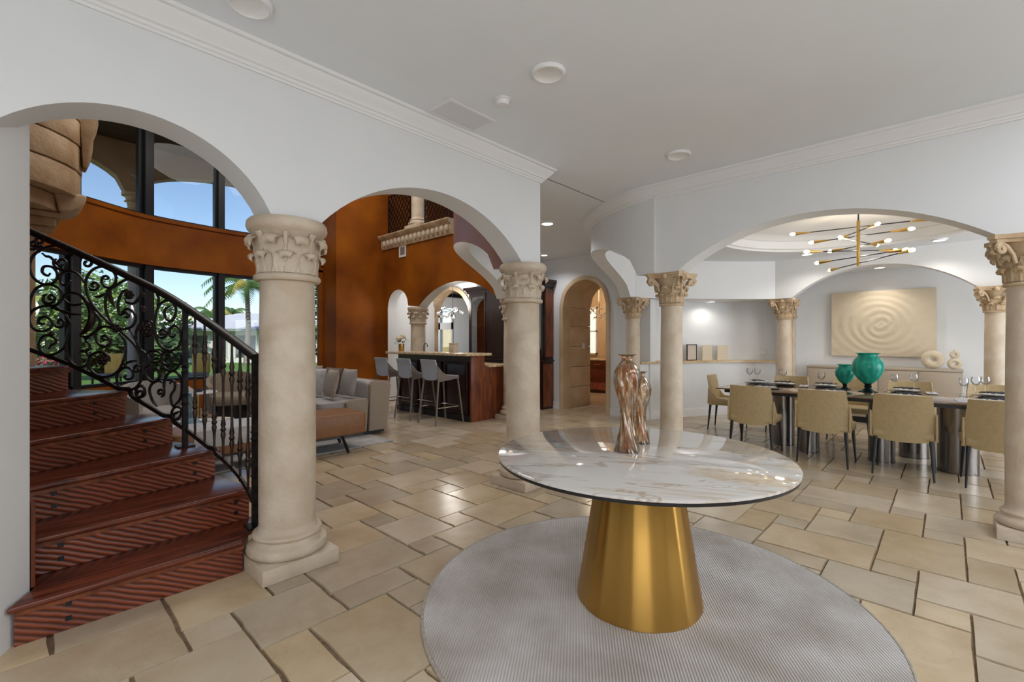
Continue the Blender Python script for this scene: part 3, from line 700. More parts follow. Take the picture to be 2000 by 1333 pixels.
for k in range(6):
    a, c = Vector(ST[k][0]), Vector(ST[k][1]); L0 = wall_end(a, c)
    if k == 0: L0 = Vector((.006, 3.046))
    z0 = k*RS; z1 = z0+RS
    if k < 5: a2, c2 = Vector(ST[k+1][0]), Vector(ST[k+1][1])
    else: a2, c2 = Vector((-.05, 5.55)), Vector((.02, 5.6))
    L2 = wall_end(a2, c2) if k < 5 else a2+Vector((-.2,0))
    d = (c-L0).normalized(); nrm = Vector((d.y, -d.x))
    rb = [L0, c, c-nrm*.03, L0-nrm*.03]
    part('riser', MB().prism([tuple(p) for p in rb], z0, z1-.03), M['riser'], stair, smooth=0)
    # solid carcass under the tread, hidden sides in mahogany
    cc = c+(c2-c)*1.0
    part('side_panel', MB().prism([tuple(p) for p in ((Vector((.075, 3.19)), Vector((.925, 3.10)), Vector((.930, 3.222)), cc-nrm*.01, L2) if k == 0 else (L0-nrm*.03, c-nrm*.03, cc-nrm*.01, L2))], max(0, z0-.2) if k else 0, z1-.03), M['wood'], stair, smooth=0)
    e = d*.03
    tr = [L0+nrm*.032-(d*.05 if k == 0 else d*0), c+nrm*.032+e, c2+e*.8-nrm*.02, L2-nrm*.02]
    if k == 0: tr = [Vector((-.020, 3.010)), Vector((.925, 3.018)), Vector((.998, 3.152)), Vector((1.10, 3.212)), c2+e-nrm*.02, L2+Vector((.012, 0)), Vector((.066, 3.17))]
    TREADS.append(([tuple(p) for p in tr], z1))
    part('tread', MB().prism([tuple(p) for p in tr], z1-.032, z1), M['wood'], stair, bevel=.012, seg=3)
    m1 = MB(); q1_ = [L0+nrm*.016, c+nrm*.016, c, L0]
    part('cove_moulding', m1.prism([tuple(p) for p in q1_], z1-.055, z1-.03), M['woodr'], stair, smooth=0)
    Lr = (c-a).length
    for side in (0, 1):
        s_ = {0: (.20, .10, .10, .09, .0, 0), 1: (0, .96, .90, .80, .68, 0)}[side][k]
        if k == 5 or s_*Lr <= 0: continue
        if side == 0 and k >= 3: continue
        if side == 1 and k == 0: continue
        pp = a+(c-a)*(s_ if side == 0 else s_-.04)
        for zz in (.055, .125):
            w2 = d*.011
            part('peg', MB().prism([tuple(q_) for q_ in (pp-w2+nrm*.007, pp+w2+nrm*.007, pp+w2, pp-w2)], z0+zz-.011, z0+zz+.011), M['black'], stair, smooth=0)
part('skirt_board', MB().prism([(.061,3.178),(.076,3.185),(.069,3.30),(.0535,3.30)], RS+.001, .60), M['woodr'], stair, smooth=0)
# upper flight, mostly hidden behind the stair wall
for k in range(6, 9):
    z1 = (k+1)*RS; p0 = Vector((-.30-.2*(k-6), 5.0+.12*(k-6))); p1 = Vector((-.03-.22*(k-6), 5.55+.1*(k-6))); q0 = p0+Vector((-.28,.05)); q1 = p1+Vector((-.32,.05))
    part('tread', MB().prism([tuple(p) for p in (p0, p1, q1, q0)], z1-RS, z1), M['wood'], stair, smooth=0)

# ================================================================== RAILING
RC = catmull([(1.07,3.10),(1.055,3.21),(1.0,3.72),(.885,4.15),(.70,4.56),(.46,4.92),(.20,5.22),(-.10,5.48)], 8)
def PR(x, y, off=0):
    p = plan_at(RC, x)
    if p is None: p = RC[0] if x > 400 else RC[-1]
    return Vector((p.x, p.y, ZA(y, p.x, p.y)))
rail = thing('stair_railing', 'black wrought iron stair railing with scrollwork and turned balusters', 'railing', (0,0,0))
def dens(pts, n=6): return [Vector((p.x, p.y)) for p in catmull(pts, n)]
hr = [PR(*p) for p in dens([(53,449),(100,470),(150,492),(200,515),(250,539),(300,563),(345,589),(400,626),(450,661),(500,699)], 3)]
rows = []
for i, p in enumerate(hr):
    t = (hr[min(i+1,len(hr)-1)]-hr[max(i-1,0)]).normalized(); sdir = t.cross(Vector((0,0,1))).normalized(); up = sdir.cross(t)
    rows.append([tuple(p+sdir*a+up*b_) for a, b_ in ((-.012,-.028),(.012,-.028),(.014,-.008),(.028,-.004),(.03,.012),(.02,.022),(0,.026),(-.02,.022),(-.03,.012),(-.028,-.004),(-.014,-.008))])
part('handrail', MB().grid(rows, closed=True).add(rows[0], [list(range(11))]).add(rows[-1], [list(range(11))]), M['iron'], rail)
br = [PR(*p) for p in dens([(57,683),(128,709),(202,744),(270,782),(340,825),(365,841),(405,872),(447,908),(475,942),(497,985)], 4)]
def top_at(x, y):                         # height of the tread under a point
    h = 0
    for poly, z in TREADS:
        ins = False; n_ = len(poly)
        for i in range(n_):
            (xa, ya), (xb, yb) = poly[i], poly[i-1]
            if (ya > y) != (yb > y) and x < (xb-xa)*(y-ya)/(yb-ya)+xa: ins = not ins
        if ins: h = max(h, z)
    return h
fine = []
for a, c in zip(br[:-1], br[1:]): fine += [a.lerp(c, k/4) for k in range(4)]
br = fine+[br[-1]]
br = [Vector((p.x, p.y, max(p.z, max(top_at(p.x+dx, p.y+dy) for dx in (-.03, 0, .03) for dy in (-.04, 0, .04))+.019))) for p in br]
mb = MB()
for a, c in zip(br[:-1], br[1:]): mb.bar(a, c, .016, .03)
part('bottom_rail', mb, M['iron'], rail, smooth=0)
def post(x, y0, y1, w_, foot):
    p = PR(x, 800); zt = ZA(y0, p.x, p.y); zb = max(top_at(p.x+dx, p.y+dy) for dx in (-.02, 0, .02) for dy in (-.02, 0, .02))+.001
    m = MB(); h = w_/2; m.box(p.x-h, p.y-h, zb, p.x+h, p.y+h, zt)
    H_ = zt-zb
    for f in (.30, .36, .52, .56): m.lathe([(h*1.1, zb+H_*f-.012), (h*1.7, zb+H_*f), (h*1.1, zb+H_*f+.012)], 12, (p.x, p.y))
    o = part('newel_post', m, M['iron'], rail, smooth=30)
    if foot: part('foot_plate', MB().box(p.x-.055, p.y-.055, zb, p.x+.055, p.y+.055, zb+.008), M['iron'], o, smooth=0)
post(361.5, 595, 873, .034, True); post(499, 700, 1029, .036, True)
for x in (381, 399.7, 418.5, 436, 453, 469, 484.5):
    p = plan_at(RC, x); 
    yt = 589+(x-345)*.708; yb = 841+(x-365)*.81 if x < 447 else 908+(x-447)*1.5
    zt = ZA(yt, p.x, p.y); zb = ZA(yb, p.x, p.y); H_ = zt-zb; pr_ = [(.008, zb)]
    for f, r in ((.10,.008),(.16,.010),(.20,.017),(.225,.012),(.24,.02),(.26,.012),(.28,.017),(.33,.010),(.42,.008),(.60,.008),(.66,.010),(.70,.018),(.725,.012),(.745,.021),(.77,.012),(.79,.017),(.84,.010),(.90,.008),(1,.008)):
        pr_.append((r, zb+H_*f))
    part('baluster', MB().lathe(pr_, 10, (p.x, p.y)), M['iron2'], rail)
def q1(x, y): return (40+x/5.554, 440+y/5.554)
def q4_(x, y): return (40+x/5.554, 640+y/5.554)
def q3_(x, y): return (260+x/5.332, 440+y/5.332)
def q5_(x, y): return (260+x/5.332, 660+y/5.332)
def spi(cx, cy, r0, r1, a0, turn, tail=()):
    n = max(12, int(abs(turn)/22)); out = []
    for i in range(n+1):
        f = i/n; a = R(a0+turn*f); r = r0+(r1-r0)*f; out.append((cx+r*math.cos(a), cy+r*math.sin(a)))
    return out+list(tail)
SC = [
 (q1, spi(138,214,8,58,0,520)), (q1, spi(210,178,8,62,200,-500,[(240,260),(190,300)])),
 (q1, [(325,520),(300,548),(260,535),(235,500),(250,455),(300,445),(360,465),(400,530),(385,600),(320,645),(230,635),(150,580),(100,480),(110,380),(170,300),(240,262),(330,228),(430,226),(500,250),(560,310)]),
 (q1, spi(442,420,8,70,0,430,[(330,352),(280,340),(235,305)])), (q1, [(560,500),(500,500),(420,480),(370,440),(360,400),(390,365)]), (q1, spi(720,408,8,78,270,-420,[(640,478)])),
 (q1, [(345,795),(320,808),(308,785),(335,757),(372,785),(355,835),(300,850),(255,815),(252,770),(290,748)]),
 (q1, [(252,770),(245,820),(300,872),(400,862),(450,790),(430,700),(350,650),(270,645),(170,690),(110,790),(98,900),(125,965)]),
 (q1, [(265,1065),(230,1075),(195,1055),(212,1010),(270,995),(330,1030),(345,1080),(310,1130),(240,1155),(150,1130),(95,1050),(100,970),(160,910),(250,880),(340,880),(430,920),(490,970),(545,1060)]),
 (q1, spi(430,1058,8,62,90,430)), (q1, [(545,600),(500,650),(450,640),(428,580),(460,520),(540,497),(620,530),(680,600),(712,650)]),
 (q1, [(920,590),(952,580),(940,555),(900,560),(880,610),(920,670),(980,680),(1030,620),(1030,540),(970,470),(880,450),(790,480),(730,550),(705,640),(720,740),(780,860),(860,960),(960,1060),(1040,1120),(1130,1190),(1230,1290),(1280,1370),(1310,1480),(1330,1600)]),
 (q1, spi(800,655,8,60,60,460)), (q1, [(1130,790),(1160,840),(1230,850),(1290,800),(1310,700),(1270,620),(1180,585),(1090,620),(1020,670),(950,710),(925,780),(920,880),(950,990),(1010,1080)]),
 (q1, [(1130,1000),(1160,1003),(1172,972),(1140,948),(1105,970),(1070,960),(1058,880),(1070,800),(1105,730),(1160,702)]), (q1, [(1095,950),(1160,910),(1230,950),(1250,1020),(1210,1100),(1120,1130),(1050,1120)]),
 (q1, [(920,1240),(890,1240),(885,1212),(920,1200),(960,1230),(970,1280),(930,1318),(860,1300),(815,1230),(820,1160),(880,1110),(960,1105),(1030,1120)]),
 (q1, [(470,800),(480,760),(560,735),(660,765),(740,850)]), (q1, [(470,800),(520,850),(600,870),(680,850)]), (q1, [(800,940),(850,1010),(860,1080),(800,1170),(720,1215),(650,1205)]), (q1, [(330,900),(450,930),(560,965),(650,970)]),
 (q4_, [(305,235),(330,195),(378,170),(382,130),(340,95),(290,85),(230,110),(195,180),(220,250),(290,300),(390,280),(470,220),(500,140),(520,40),(540,-60)]),
 (q4_, [(640,270),(700,260),(745,320),(720,400),(650,432),(570,400),(520,330),(498,230),(510,120)]), (q4_, [(745,115),(708,120),(712,150),(745,180),(748,230),(700,255),(650,245)]),
 (q4_, [(970,370),(950,310),(890,268),(810,280),(745,330),(740,400),(780,480),(870,535),(980,525),(1060,470),(1110,380),(1140,270),(1130,150),(1070,60)]),
 (q4_, [(1150,520),(1130,540),(1160,562),(1210,550),(1222,490),(1180,440),(1120,440),(1060,490),(1045,560),(1070,640),(1150,682),(1240,660),(1300,590),(1325,500)]), (q4_, spi(1268,455,6,46,270,400)), (q4_, [(1130,400),(1180,375),(1260,362)]),
 (q4_, [(1330,630),(1270,650),(1250,720),(1290,760),(1333,720)]),
 (q3_, [(380,850),(340,870),(325,920),(350,980),(400,1000),(440,930),(440,850),(390,790),(330,790),(270,840),(235,930),(220,1050),(240,1170),(300,1270),(390,1310),(470,1270),(500,1180),(480,1080),(430,1050),(380,1090),(385,1150),(420,1165),(447,1130)]),
 (q3_, spi(305,1125,6,55,0,480)), (q3_, [(130,1000),(60,1050),(28,1150),(60,1280),(130,1340),(180,1450),(100,1500)]), (q3_, [(130,1000),(190,1010),(208,1080),(190,1150),(130,1160)]), (q3_, [(230,690),(265,760),(250,850)]), (q3_, [(-20,580),(60,590),(85,650),(75,740),(20,800)]),
 (q5_, [(370,218),(345,225),(350,185),(385,180),(410,230),(380,285),(320,270),(295,200),(340,150),(420,160)]), (q5_, [(295,200),(310,290),(370,345),(440,330),(490,260),(500,170)]),
 (q5_, [(385,480),(402,448),(435,470),(430,540),(395,600),(400,680),(415,720)]), (q5_, [(330,560),(322,480),(360,380),(430,350),(490,410),(510,520),(490,640),(420,712)]), (q5_, spi(285,572,6,45,0,440)),
 (q5_, [(250,715),(200,650),(170,550),(200,480),(270,450),(325,480)]), (q5_, [(480,770),(440,790),(420,812),(450,852),(490,820),(502,740),(440,722),(402,780),(412,850)]),
 (q5_, [(90,592),(103,565),(60,560),(40,600),(80,622),(122,590),(110,520),(60,500),(20,540)]), (q5_, [(-40,-90),(50,60),(100,200),(110,320),(150,420),(220,462),(280,400),(262,330),(210,330)]), (q5_, [(130,170),(200,140),(270,150),(300,200),(270,250),(190,255)]),
]
for fn, pts in SC:
    P3 = [PR(*p) for p in dens([fn(*p) for p in pts], 3 if len(pts) > 14 else 5)]
    n_ = len(P3); part('scroll', MB().tube(P3, [.0105 if 2 < i < n_-3 else .007 for i in range(n_)], 6), M['iron'], rail)
for fn, x, y, r in ((q1,1040,1120,.034),(q1,1180,755,.036),(q4_,890,350,.042),(q3_,130,1080,.05),(q1,1325,760,.02),(q1,1325,910,.024)):
    p = PR(*fn(x, y)); mb = MB()
    for k in range(6):
        a = 2*math.pi*k/6; mb.sphere((p.x+cT*0+sT*r*.6*math.cos(a), p.y-cT*r*.6*math.cos(a), p.z+r*.6*math.sin(a)), r*.5, 8, 6)
    mb.sphere(tuple(p), r*.6, 10, 6); part('rosette', mb, M['iron2'], rail)
for fn, pts, r in ((q1, [(640,770),(730,850),(780,960),(755,1080),(690,1160),(640,1195)], .028), (q1, [(985,690),(970,760),(990,830),(1025,900)], .016), (q1, [(790,772),(860,775),(930,735)], .012), (q4_, [(345,40),(335,70),(320,95)], .018)):
    P3 = [PR(*p) for p in dens([fn(*p) for p in pts], 4)]; n_ = len(P3)
    part('leaf', MB().tube(P3, [max(r*math.sin(math.pi*(i+.3)/(n_-.4)), .003) for i in range(n_)], 8), M['iron2'], rail)
# ================================================================== ENTRANCE HALL THINGS
def brushed():
    m, t, b = newmat('circular_brushed_brass'); N = t.nodes; L = t.links
    b.inputs['Base Color'].default_value = (.52,.30,.075,1); b.inputs['Metallic'].default_value = 1; b.inputs['Roughness'].default_value = .36; b.inputs['Anisotropic'].default_value = .95; b.inputs['Anisotropic Rotation'].default_value = .25
    tg = N.new('ShaderNodeTangent'); tg.direction_type = 'RADIAL'; tg.axis = 'Z'; L.new(tg.outputs[0], b.inputs['Tangent'])
    return m
M['goldb'] = brushed()
TCx, TCy = 2.265, 1.195
rug = thing('round_rug', 'round ribbed grey-beige rug under the marble pedestal table', 'rug', (TCx, TCy, 0))
part('pile', MB().lathe([(1.118, .001), (1.122, .010), (1.118, .016), (.0001, .016)], 96), M['rug'], rug)
part('border', MB().torus((0, 0, .009), 1.125, .009, 96, 8), M['fabb'], rug)
tb = thing('round_table', 'large round marble table on a conical brushed brass pedestal', 'table', (TCx, TCy, .0175))
rows = []
for (r, z) in ((.318, 0), (.320, .008), (.205, .72), (.19, .735)):
    rows.append([(r*math.cos(a)*(1+.0035*math.sin(9*a)+.002*math.sin(23*a+1)), r*math.sin(a)*(1+.0035*math.sin(9*a)+.002*math.sin(23*a+1)), z) for a in (2*math.pi*i/192 for i in range(192))])
part('pedestal', MB().grid(rows, closed=True).add(rows[-1], [list(range(192))]).add(rows[0], [list(range(192))]), M['goldb'], tb)
tt = part('table_top', MB().lathe([(.001, .745), (.735, .745), (.742, .748), (.742, .757), (.737, .7605), (.001, .7605)], 128), M['marble'], tb)
part('edge_band', MB().lathe([(.2, .728), (.725, .728), (.738, .733), (.740, .745), (.2, .745)], 128), M['black'], tb)
ZT = .0175+.7605
def fluted(prof, lobes, amp, twist, n=40, rim=0):
    mb = MB(); rows = []; z0 = prof[0][1]; z1 = prof[-1][1]
    P = catmull([(r, z) for r, z in prof], 6)
    for p in P:
        f = (p.y-z0)/(z1-z0); row = []
        for i in range(n):
            a = 2*math.pi*i/n; am = amp+(rim if f > .96 else 0)
            r = p.x*(1+am*math.cos(lobes*(a+twist*f)))
            row.append((r*math.cos(a), r*math.sin(a), p.y))
        rows.append(row)
    inner = [[(x*.93, y*.93, max(z, z0+.012)) for x, y, z in r] for r in rows]
    mb.grid(rows, closed=True); mb.grid([r for r in inner[::-1]], closed=True); mb.grid([rows[-1], inner[-1]], closed=True)
    mb.add(rows[0], [list(range(n))[::-1]]); mb.add(inner[0], [list(range(n))]); return mb
p = PF(1225, 882, ZT)
va = part('vase', fluted([(.066,0),(.060,.03),(.043,.10),(.034,.17),(.038,.24),(.057,.31),(.068,.37),(.066,.42),(.050,.46),(.030,.487),(.026,.50),(.030,.512),(.048,.52)], 8, .07, 2.4, 48, .14), M['amber'], loc=(p.x, p.y, ZT), smooth=60)
tag(va, 'taller fluted amber glass vase with ruffled rim on the round table', 'vase', 'pair of amber vases')
p = PF(1250, 868, ZT)
vb = part('vase', fluted([(.050,0),(.044,.03),(.032,.09),(.026,.14),(.030,.20),(.047,.25),(.055,.30),(.050,.34),(.032,.375),(.020,.393),(.018,.40),(.022,.408),(.036,.415)], 8, .07, 2.4, 48, .14), M['amber'], loc=(p.x+.03, p.y+.01, ZT), smooth=60)
tag(vb, 'shorter fluted amber glass vase standing behind the taller one', 'vase', 'pair of amber vases')

M['slat'] = pm('vent_slat', (.72,.735,.76))
def can(x, y, zc, label, lit, r=.085, energy=0, col=(1, .93, .84), ang=95):
    p = PF(x, y, zc); t = thing('recessed_light', label, 'light', (p.x, p.y, zc-.0), 0, 'recessed ceiling lights')
    part('trim_ring', MB().lathe([(r*1.25, -.001), (r*1.25, -.010), (r*1.15, -.022), (r*1.02, -.024), (r*.98, -.018), (r*1.1, -.001)], 32, caps=False), M['trim'], t)
    part('reflector', MB().lathe([(r*1.0, -.020), (r*.9, -.010), (r*.6, -.003), (.001, -.0015)], 32, caps=False), M['can'] if lit else M['off'], t)
    if energy:
        lamp('downlight', 'SPOT', (p.x, p.y, zc-.03), energy, col, rot=(0, 0, 0), spot_size=R(ang), spot_blend=.8, shadow_soft_size=.02)
    return t
can(1071, 140, ZC, 'large unlit recessed ceiling light above the round table', False)
can(1325, 301, ZC, 'unlit recessed ceiling light nearest the dining room arch', False)
can(487, 4, ZC, 'unlit recessed ceiling light cut by the top edge of the picture', False)
can(1069, 435, ZC, 'recessed ceiling light in the corridor, beside the end of the arcade wall', True, .08, 34, (.95,.97,1), ang=140)
can(1063, 497, ZC, 'farthest small recessed light of the corridor ceiling', True, .06, 26, (.95,.97,1), ang=140)
can(1576, 495, ZD, 'lit recessed light behind the left arms of the brass chandelier', True, .07, 22, ang=140)
can(1835, 467, ZD, 'lit recessed light right of the brass chandelier', True, .07, 22, ang=140)
can(1388, 588, 2.115, 'lit recessed light in the soffit above the travertine ledge', True, .07, 10, ang=155)
p = can(1718, 521, ZAL, 'lit recessed light in the alcove just above the relief painting', True, .07, 30, ang=125)
p = PF(982, 194, ZC); t = thing('smoke_detector', 'small white dome smoke detector on the ceiling', 'detector', (p.x, p.y, ZC))
part('base', MB().lathe([(.055, -.001), (.055, -.012), (.045, -.014), (.001, -.014)], 28), M['trim'], t); part('dome', MB().lathe([(.046, -.012), (.044, -.03), (.036, -.042), (.001, -.046)], 28), M['trim'], t)
a, b_, c = PF(887, 188, ZC), PF(842, 212, ZC), PF(973, 234, ZC)
vt = thing('ceiling_vent', 'white rectangular louvred air vent on the ceiling', 'vent', (b_.x, c.y+.02, ZC))
wx, wy = c.x-a.x, max(.22, b_.y-a.y)
part('frame', MB().box(0,0,-.009,wx,.02,-.001).box(0,wy-.02,-.009,wx,wy,-.001).box(0,.02,-.009,.02,wy-.02,-.001).box(wx-.02,.02,-.009,wx,wy-.02,-.001), M['trim'], vt, smooth=0)
for k in range(12):
    y = .025+k*(wy-.05)/12; part('louvre', MB().add([(.02,y,-.002),(wx-.02,y,-.002),(wx-.02,y+.012,-.008),(.02,y+.012,-.008)], [(0,1,2,3)]), M['slat'], vt, smooth=0)

# ================================================================== DINING FURNITURE
ZDT = .745
dt = thing('dining_table', 'long dark dining table with glossy top on metal cylinder pillars', 'table', (7.1, .72, 0))
part('table_top', MB().box(-.65, -1.55, ZDT-.018, .65, 1.55, ZDT), pm('smoked_glass_top', (.16,.095,.055), (.24,.15,.095), 3, .07, coat=.5), dt, bevel=.004)
part('frame', MB().box(-.60, -1.45, ZDT-.06, .60, 1.45, ZDT-.018), M['black'], dt, smooth=0)
for (x, y, r) in ((6.98,1.58,.13),(6.73,1.25,.12),(6.76,.54,.125),(7.27,.28,.14),(6.74,-.09,.165)):
    part('pillar', MB().lathe([(r, 0), (r*1.0, .012), (r*.985, .014), (r*.985, ZDT-.06), (.001, ZDT-.06)], 48), M['bronze'], dt, (x-7.1, y-.72, 0))
    
def make_chair(label, loc, rz):
    t = thing('dining_chair', label, 'chair', loc, rz, 'khaki leather dining chairs')
    # faces +x ; back at -x
    def shell(z, f): return .262-.035*f
    rows_o = []; rows_i = []
    for j in range(9):
        f = j/8; z = .385+.445*f; hw = .268-.043*f; xb = -.235-.055*f+.01*math.sin(f*3.1); ro = []; ri = []
        for i in range(13):
            y = -1+2*i/12; cx_ = xb+.045*abs(y)**2.2
            ro.append((cx_, hw*y, z-.028*(1-y*y)*(1-f))); ri.append((cx_+.034, hw*y*.965, z))
        rows_o.append(ro); rows_i.append(ri)
    mb = MB().grid(rows_o); mb.grid([r[::-1] for r in rows_i]); mb.grid([rows_o[-1], rows_i[-1]]); mb.grid([rows_i[0], rows_o[0]])
    for i in (0, -1): mb.grid([[r[i] for r in rows_o], [r[i] for r in rows_i]])
    part('backrest', mb, M['leather'], t, smooth=50)
    part('seat', MB().box(-.225, -.245, .385, .235, .245, .465), M['leather'], t, bevel=.025, seg=3)
    for s in (-1, 1):
        w_ = MB().prism([(-.235,.40),(.10,.40),(.10,.47),(-.10,.50),(-.225,.66)], s*.245, s*.262, 'y'); part('wing', w_, M['leather'], t, bevel=.004)
    for sx in (-1, 1):
        for s in (-1, 1):
            part('leg', MB().tube([(sx*.20, s*.215, .39), (sx*.235, s*.238, 0)], [.020, .009], 8), M['black'], t)
    return t
nv = [1.73, .995, .32, -.36]
nl = ['khaki leather dining chair nearest the slender column, back to the viewer', 'khaki leather dining chair in front of the small teal vase', 'khaki leather dining chair in front of the large teal vase', 'khaki leather dining chair beside the rightmost column, partly cut off']
c0 = make_chair(nl[0], (6.30, nv[0], 0), 0)
for k in range(1, 4): dup(c0, (6.30+.0*k, nv[k], 0), (0, -.03, .0, .05)[k], nl[k])
flb = ['khaki dining chair on the far side, in front of the slender column by the ledge', 'khaki dining chair on the far side, hidden behind the small teal vase', 'khaki dining chair on the far side, right of the large teal vase', 'khaki dining chair on the far side, farthest right behind three wine glasses']
for k, v in enumerate((1.75, .98, .36, -.42)): dup(c0, (7.97, v, 0), math.pi, flb[k])
dup(c0, (7.62, 2.50, 0), -math.pi/2+.12, 'khaki dining chair at the left end of the dining table')
def glass_prof(s=1): return [(.034,0),(.033,.003),(.006,.007),(.0042,.02),(.0042,.095),(.010,.105),(.030,.125),(.040,.150),(.041,.170),(.034,.205),(.033,.205),(.039,.170),(.038,.150),(.028,.127),(.004,.110)]
GM = MB().lathe([(r*1.1, z*1.03) for r, z in glass_prof()], 24).mesh('wine_glass', 50); GM.materials.append(M['clear'])
gl = ['wine glass at the left end of the table, nearer of two', 'wine glass at the left end of the table, second from the left', 'wine glass standing in front of the slender column by the ledge', 'wine glass left of the small teal vase', 'wine glass right of the large teal vase', 'wine glass on the far side, second right of the large teal vase', 'wine glass at the right, leftmost of three close together', 'middle wine glass of three close together at the right', 'rightmost wine glass of three close together at the right']
for (x, y), l in zip(((1464,747),(1485,746),(1542,747),(1604,759),(1747,764),(1788,760),(1882,775),(1906,772),(1922,768)), gl):
    p = PF(x, y, ZDT); tag(put('wine_glass', GM, None, None, (min(p.x, 7.68), p.y, ZDT)), l, 'glass', 'wine glasses on the dining table')
# place settings
CH = MB().lathe([(.11,0),(.165,.008),(.168,.012),(.11,.006),(.001,.005)], 32).mesh('charger_plate', 40); CH.materials.append(M['greyblue'])
PLm = MB().lathe([(.07,0),(.125,.012),(.128,.016),(.07,.007),(.001,.006)], 32).mesh('dinner_plate', 40); PLm.materials.append(M['white2'])
def napkin_mesh():
    rows = []
    for j in range(9):
        y = -.10+.025*j; rows.append([(x, y*(.6+.5*abs(x)/.06 if abs(x) > .02 else .45), .012+.018*math.sin(j*1.9+x*40)**2+.008*(1-abs(x)/.07)) for x in (-.07,-.05,-.025,0,.025,.05,.07)])
    return MB().grid(rows).mesh('napkin', 60)
NPm = napkin_mesh(); NPm.materials.append(M['napkin'])
NWm = MB().add([(-.05,-.15,.0015),(.05,-.15,.0015),(.05,.15,.0015),(-.05,.15,.0015),(-.05,-.15,.005),(.05,-.15,.005),(.05,.15,.005),(-.05,.15,.005)], [(0,3,2,1),(4,5,6,7),(0,1,5,4),(1,2,6,5),(2,3,7,6),(3,0,4,7)]).mesh('folded_napkin', 0, .001); NWm.materials.append(M['napw'])
FKm = MB().box(-.09,-.004,0,.04,.004,.003).box(.04,-.01,0,.055,.01,.003).box(.055,-.01,0,.095,-.006,.003).box(.055,-.002,0,.095,.002,.003).box(.055,.006,0,.095,.01,.003).mesh('fork', 0); FKm.materials.append(M['chrome'])
KNm = MB().box(-.10,-.005,0,0,.005,.004).prism([(0,-.006),(.09,-.006),(.11,.002),(.10,.008),(0,.008)], 0, .003).mesh('knife', 0); KNm.materials.append(M['chrome'])
spots = [(6.72,1.73,0,'at the near seat by the slender column'),(6.72,.995,0,'at the near seat left of the teal vases'),(6.72,.32,0,'at the near seat under the large vase'),(6.72,-.36,0,'at the near seat farthest right'),
         (7.48,1.68,math.pi,'at the far seat by the slender column'),(7.57,1.20,math.pi,'at the far seat behind the small vase'),(7.48,.36,math.pi,'at the far seat right of the large vase'),(7.48,-.40,math.pi,'at the far seat behind three glasses'),(7.45,2.02,-math.pi/2,'at the left end of the table')]
for (x, y, rz, wh) in spots:
    tag(put('charger_plate', CH, None, None, (x, y, ZDT), rz), 'dark slate charger plate '+wh, 'plate', 'charger plates')
    tag(put('dinner_plate', PLm, None, None, (x, y, ZDT+.0125), rz), 'white dinner plate stacked on charger '+wh, 'plate', 'dinner plates')
    tag(put('napkin', NPm, None, None, (x, y, ZDT+.024), rz+.5), 'charcoal knotted napkin on white plate '+wh, 'napkin', 'charcoal napkins')
    dx, dy = math.cos(rz), math.sin(rz)
    if abs(y-1.20) < 1e-6: continue
    tag(put('folded_napkin', NWm, None, None, (x-dy*.235, y+dx*.235, ZDT), rz+math.pi/2+.1), 'pale grey folded napkin beside the plate '+wh, 'napkin', 'pale folded napkins')
    tag(put('fork', FKm, None, None, (x-dy*.235, y+dx*.235, ZDT+.0055), rz), 'steel fork lying on the pale napkin '+wh, 'fork', 'forks')
    tag(put('knife', KNm, None, None, (x+dy*.20, y-dx*.20, ZDT+.0005), rz), 'steel knife beside the plate '+wh, 'knife', 'knives')
# teal footed vases
def teal(loc, s, label):
    t = thing('vase', label, 'vase', loc, 0, 'pair of teal footed vases')
    part('foot', MB().lathe([(.107*s,0),(.10*s,.006*s),(.06*s,.02*s),(.035*s,.045*s),(.03*s,.055*s),(.045*s,.068*s),(.03*s,.082*s),(.04*s,.098*s),(.045*s,.104*s),(.001,.104*s)], 40), M['tealdark'], t)
    o = [(.02,.100),(.05,.108),(.095,.15),(.14,.22),(.163,.295),(.155,.36),(.125,.41),(.105,.435),(.10,.45),(.104,.462),(.13,.474),(.131,.477)]
    P = [(q_.x, q_.y) for q_ in catmull(o, 4)]; inn = [(max(r-.006, .001), z+.004 if k == 0 else z) for k, (r, z) in enumerate(P)][::-1]
    part('bowl', MB().lathe([(r*s, z*s) for r, z in P+inn], 48, caps=False), M['teal'], t)
p = PF(1695, 766, ZDT); teal((p.x, p.y, ZDT), 1.0, 'large teal glass footed vase on the dining table')
p = PF(1650, 760, ZDT); teal((p.x, p.y, ZDT), .67, 'small teal glass footed vase left of the large one')
# sideboard, sculptures, painting
sb = thing('sideboard', 'low greige lacquer sideboard under the relief painting', 'sideboard', (9.68, .82, 0))
part('body', MB().box(.02, -1.0, .10, .45, 1.0, .90), M['side'], sb, bevel=.004); part('top', MB().box(0, -1.01, .90, .46, 1.01, .935), M['side'], sb, bevel=.004)
for k in range(4): part('door', MB().box(0, -.985+.495*k, .12, .02, -.985+.495*k+.485, .89), M['side'], sb, bevel=.003)
part('base', MB().box(.06, -.95, 0, .42, .95, .10), M['black'], sb, smooth=0)
scm = pm('cream_ceramic', (.62,.52,.38), (.72,.62,.48), 14, .75, bump=.15, bscale=50)
def ring_obj(y0, zc, R0, r, label, grp):
    mb = MB().torus((0, 0, R0+r), R0, r, 32, 14, axis='x'); o = part('ring_sculpture', mb, scm, loc=(9.86, y0, zc)); tag(o, label, 'sculpture', grp)
ysc = onU(1822, 9.86); ring_obj(ysc, .935, .082, .062, 'large cream ceramic ring sculpture on the sideboard', 'cream ring sculptures')
ysc2 = onU(1854, 9.86)-.06
t = thing('ring_sculpture', 'small cream sculpture of two stacked rings on the sideboard', 'sculpture', (9.86, ysc2, .935), 0, 'cream ring sculptures')
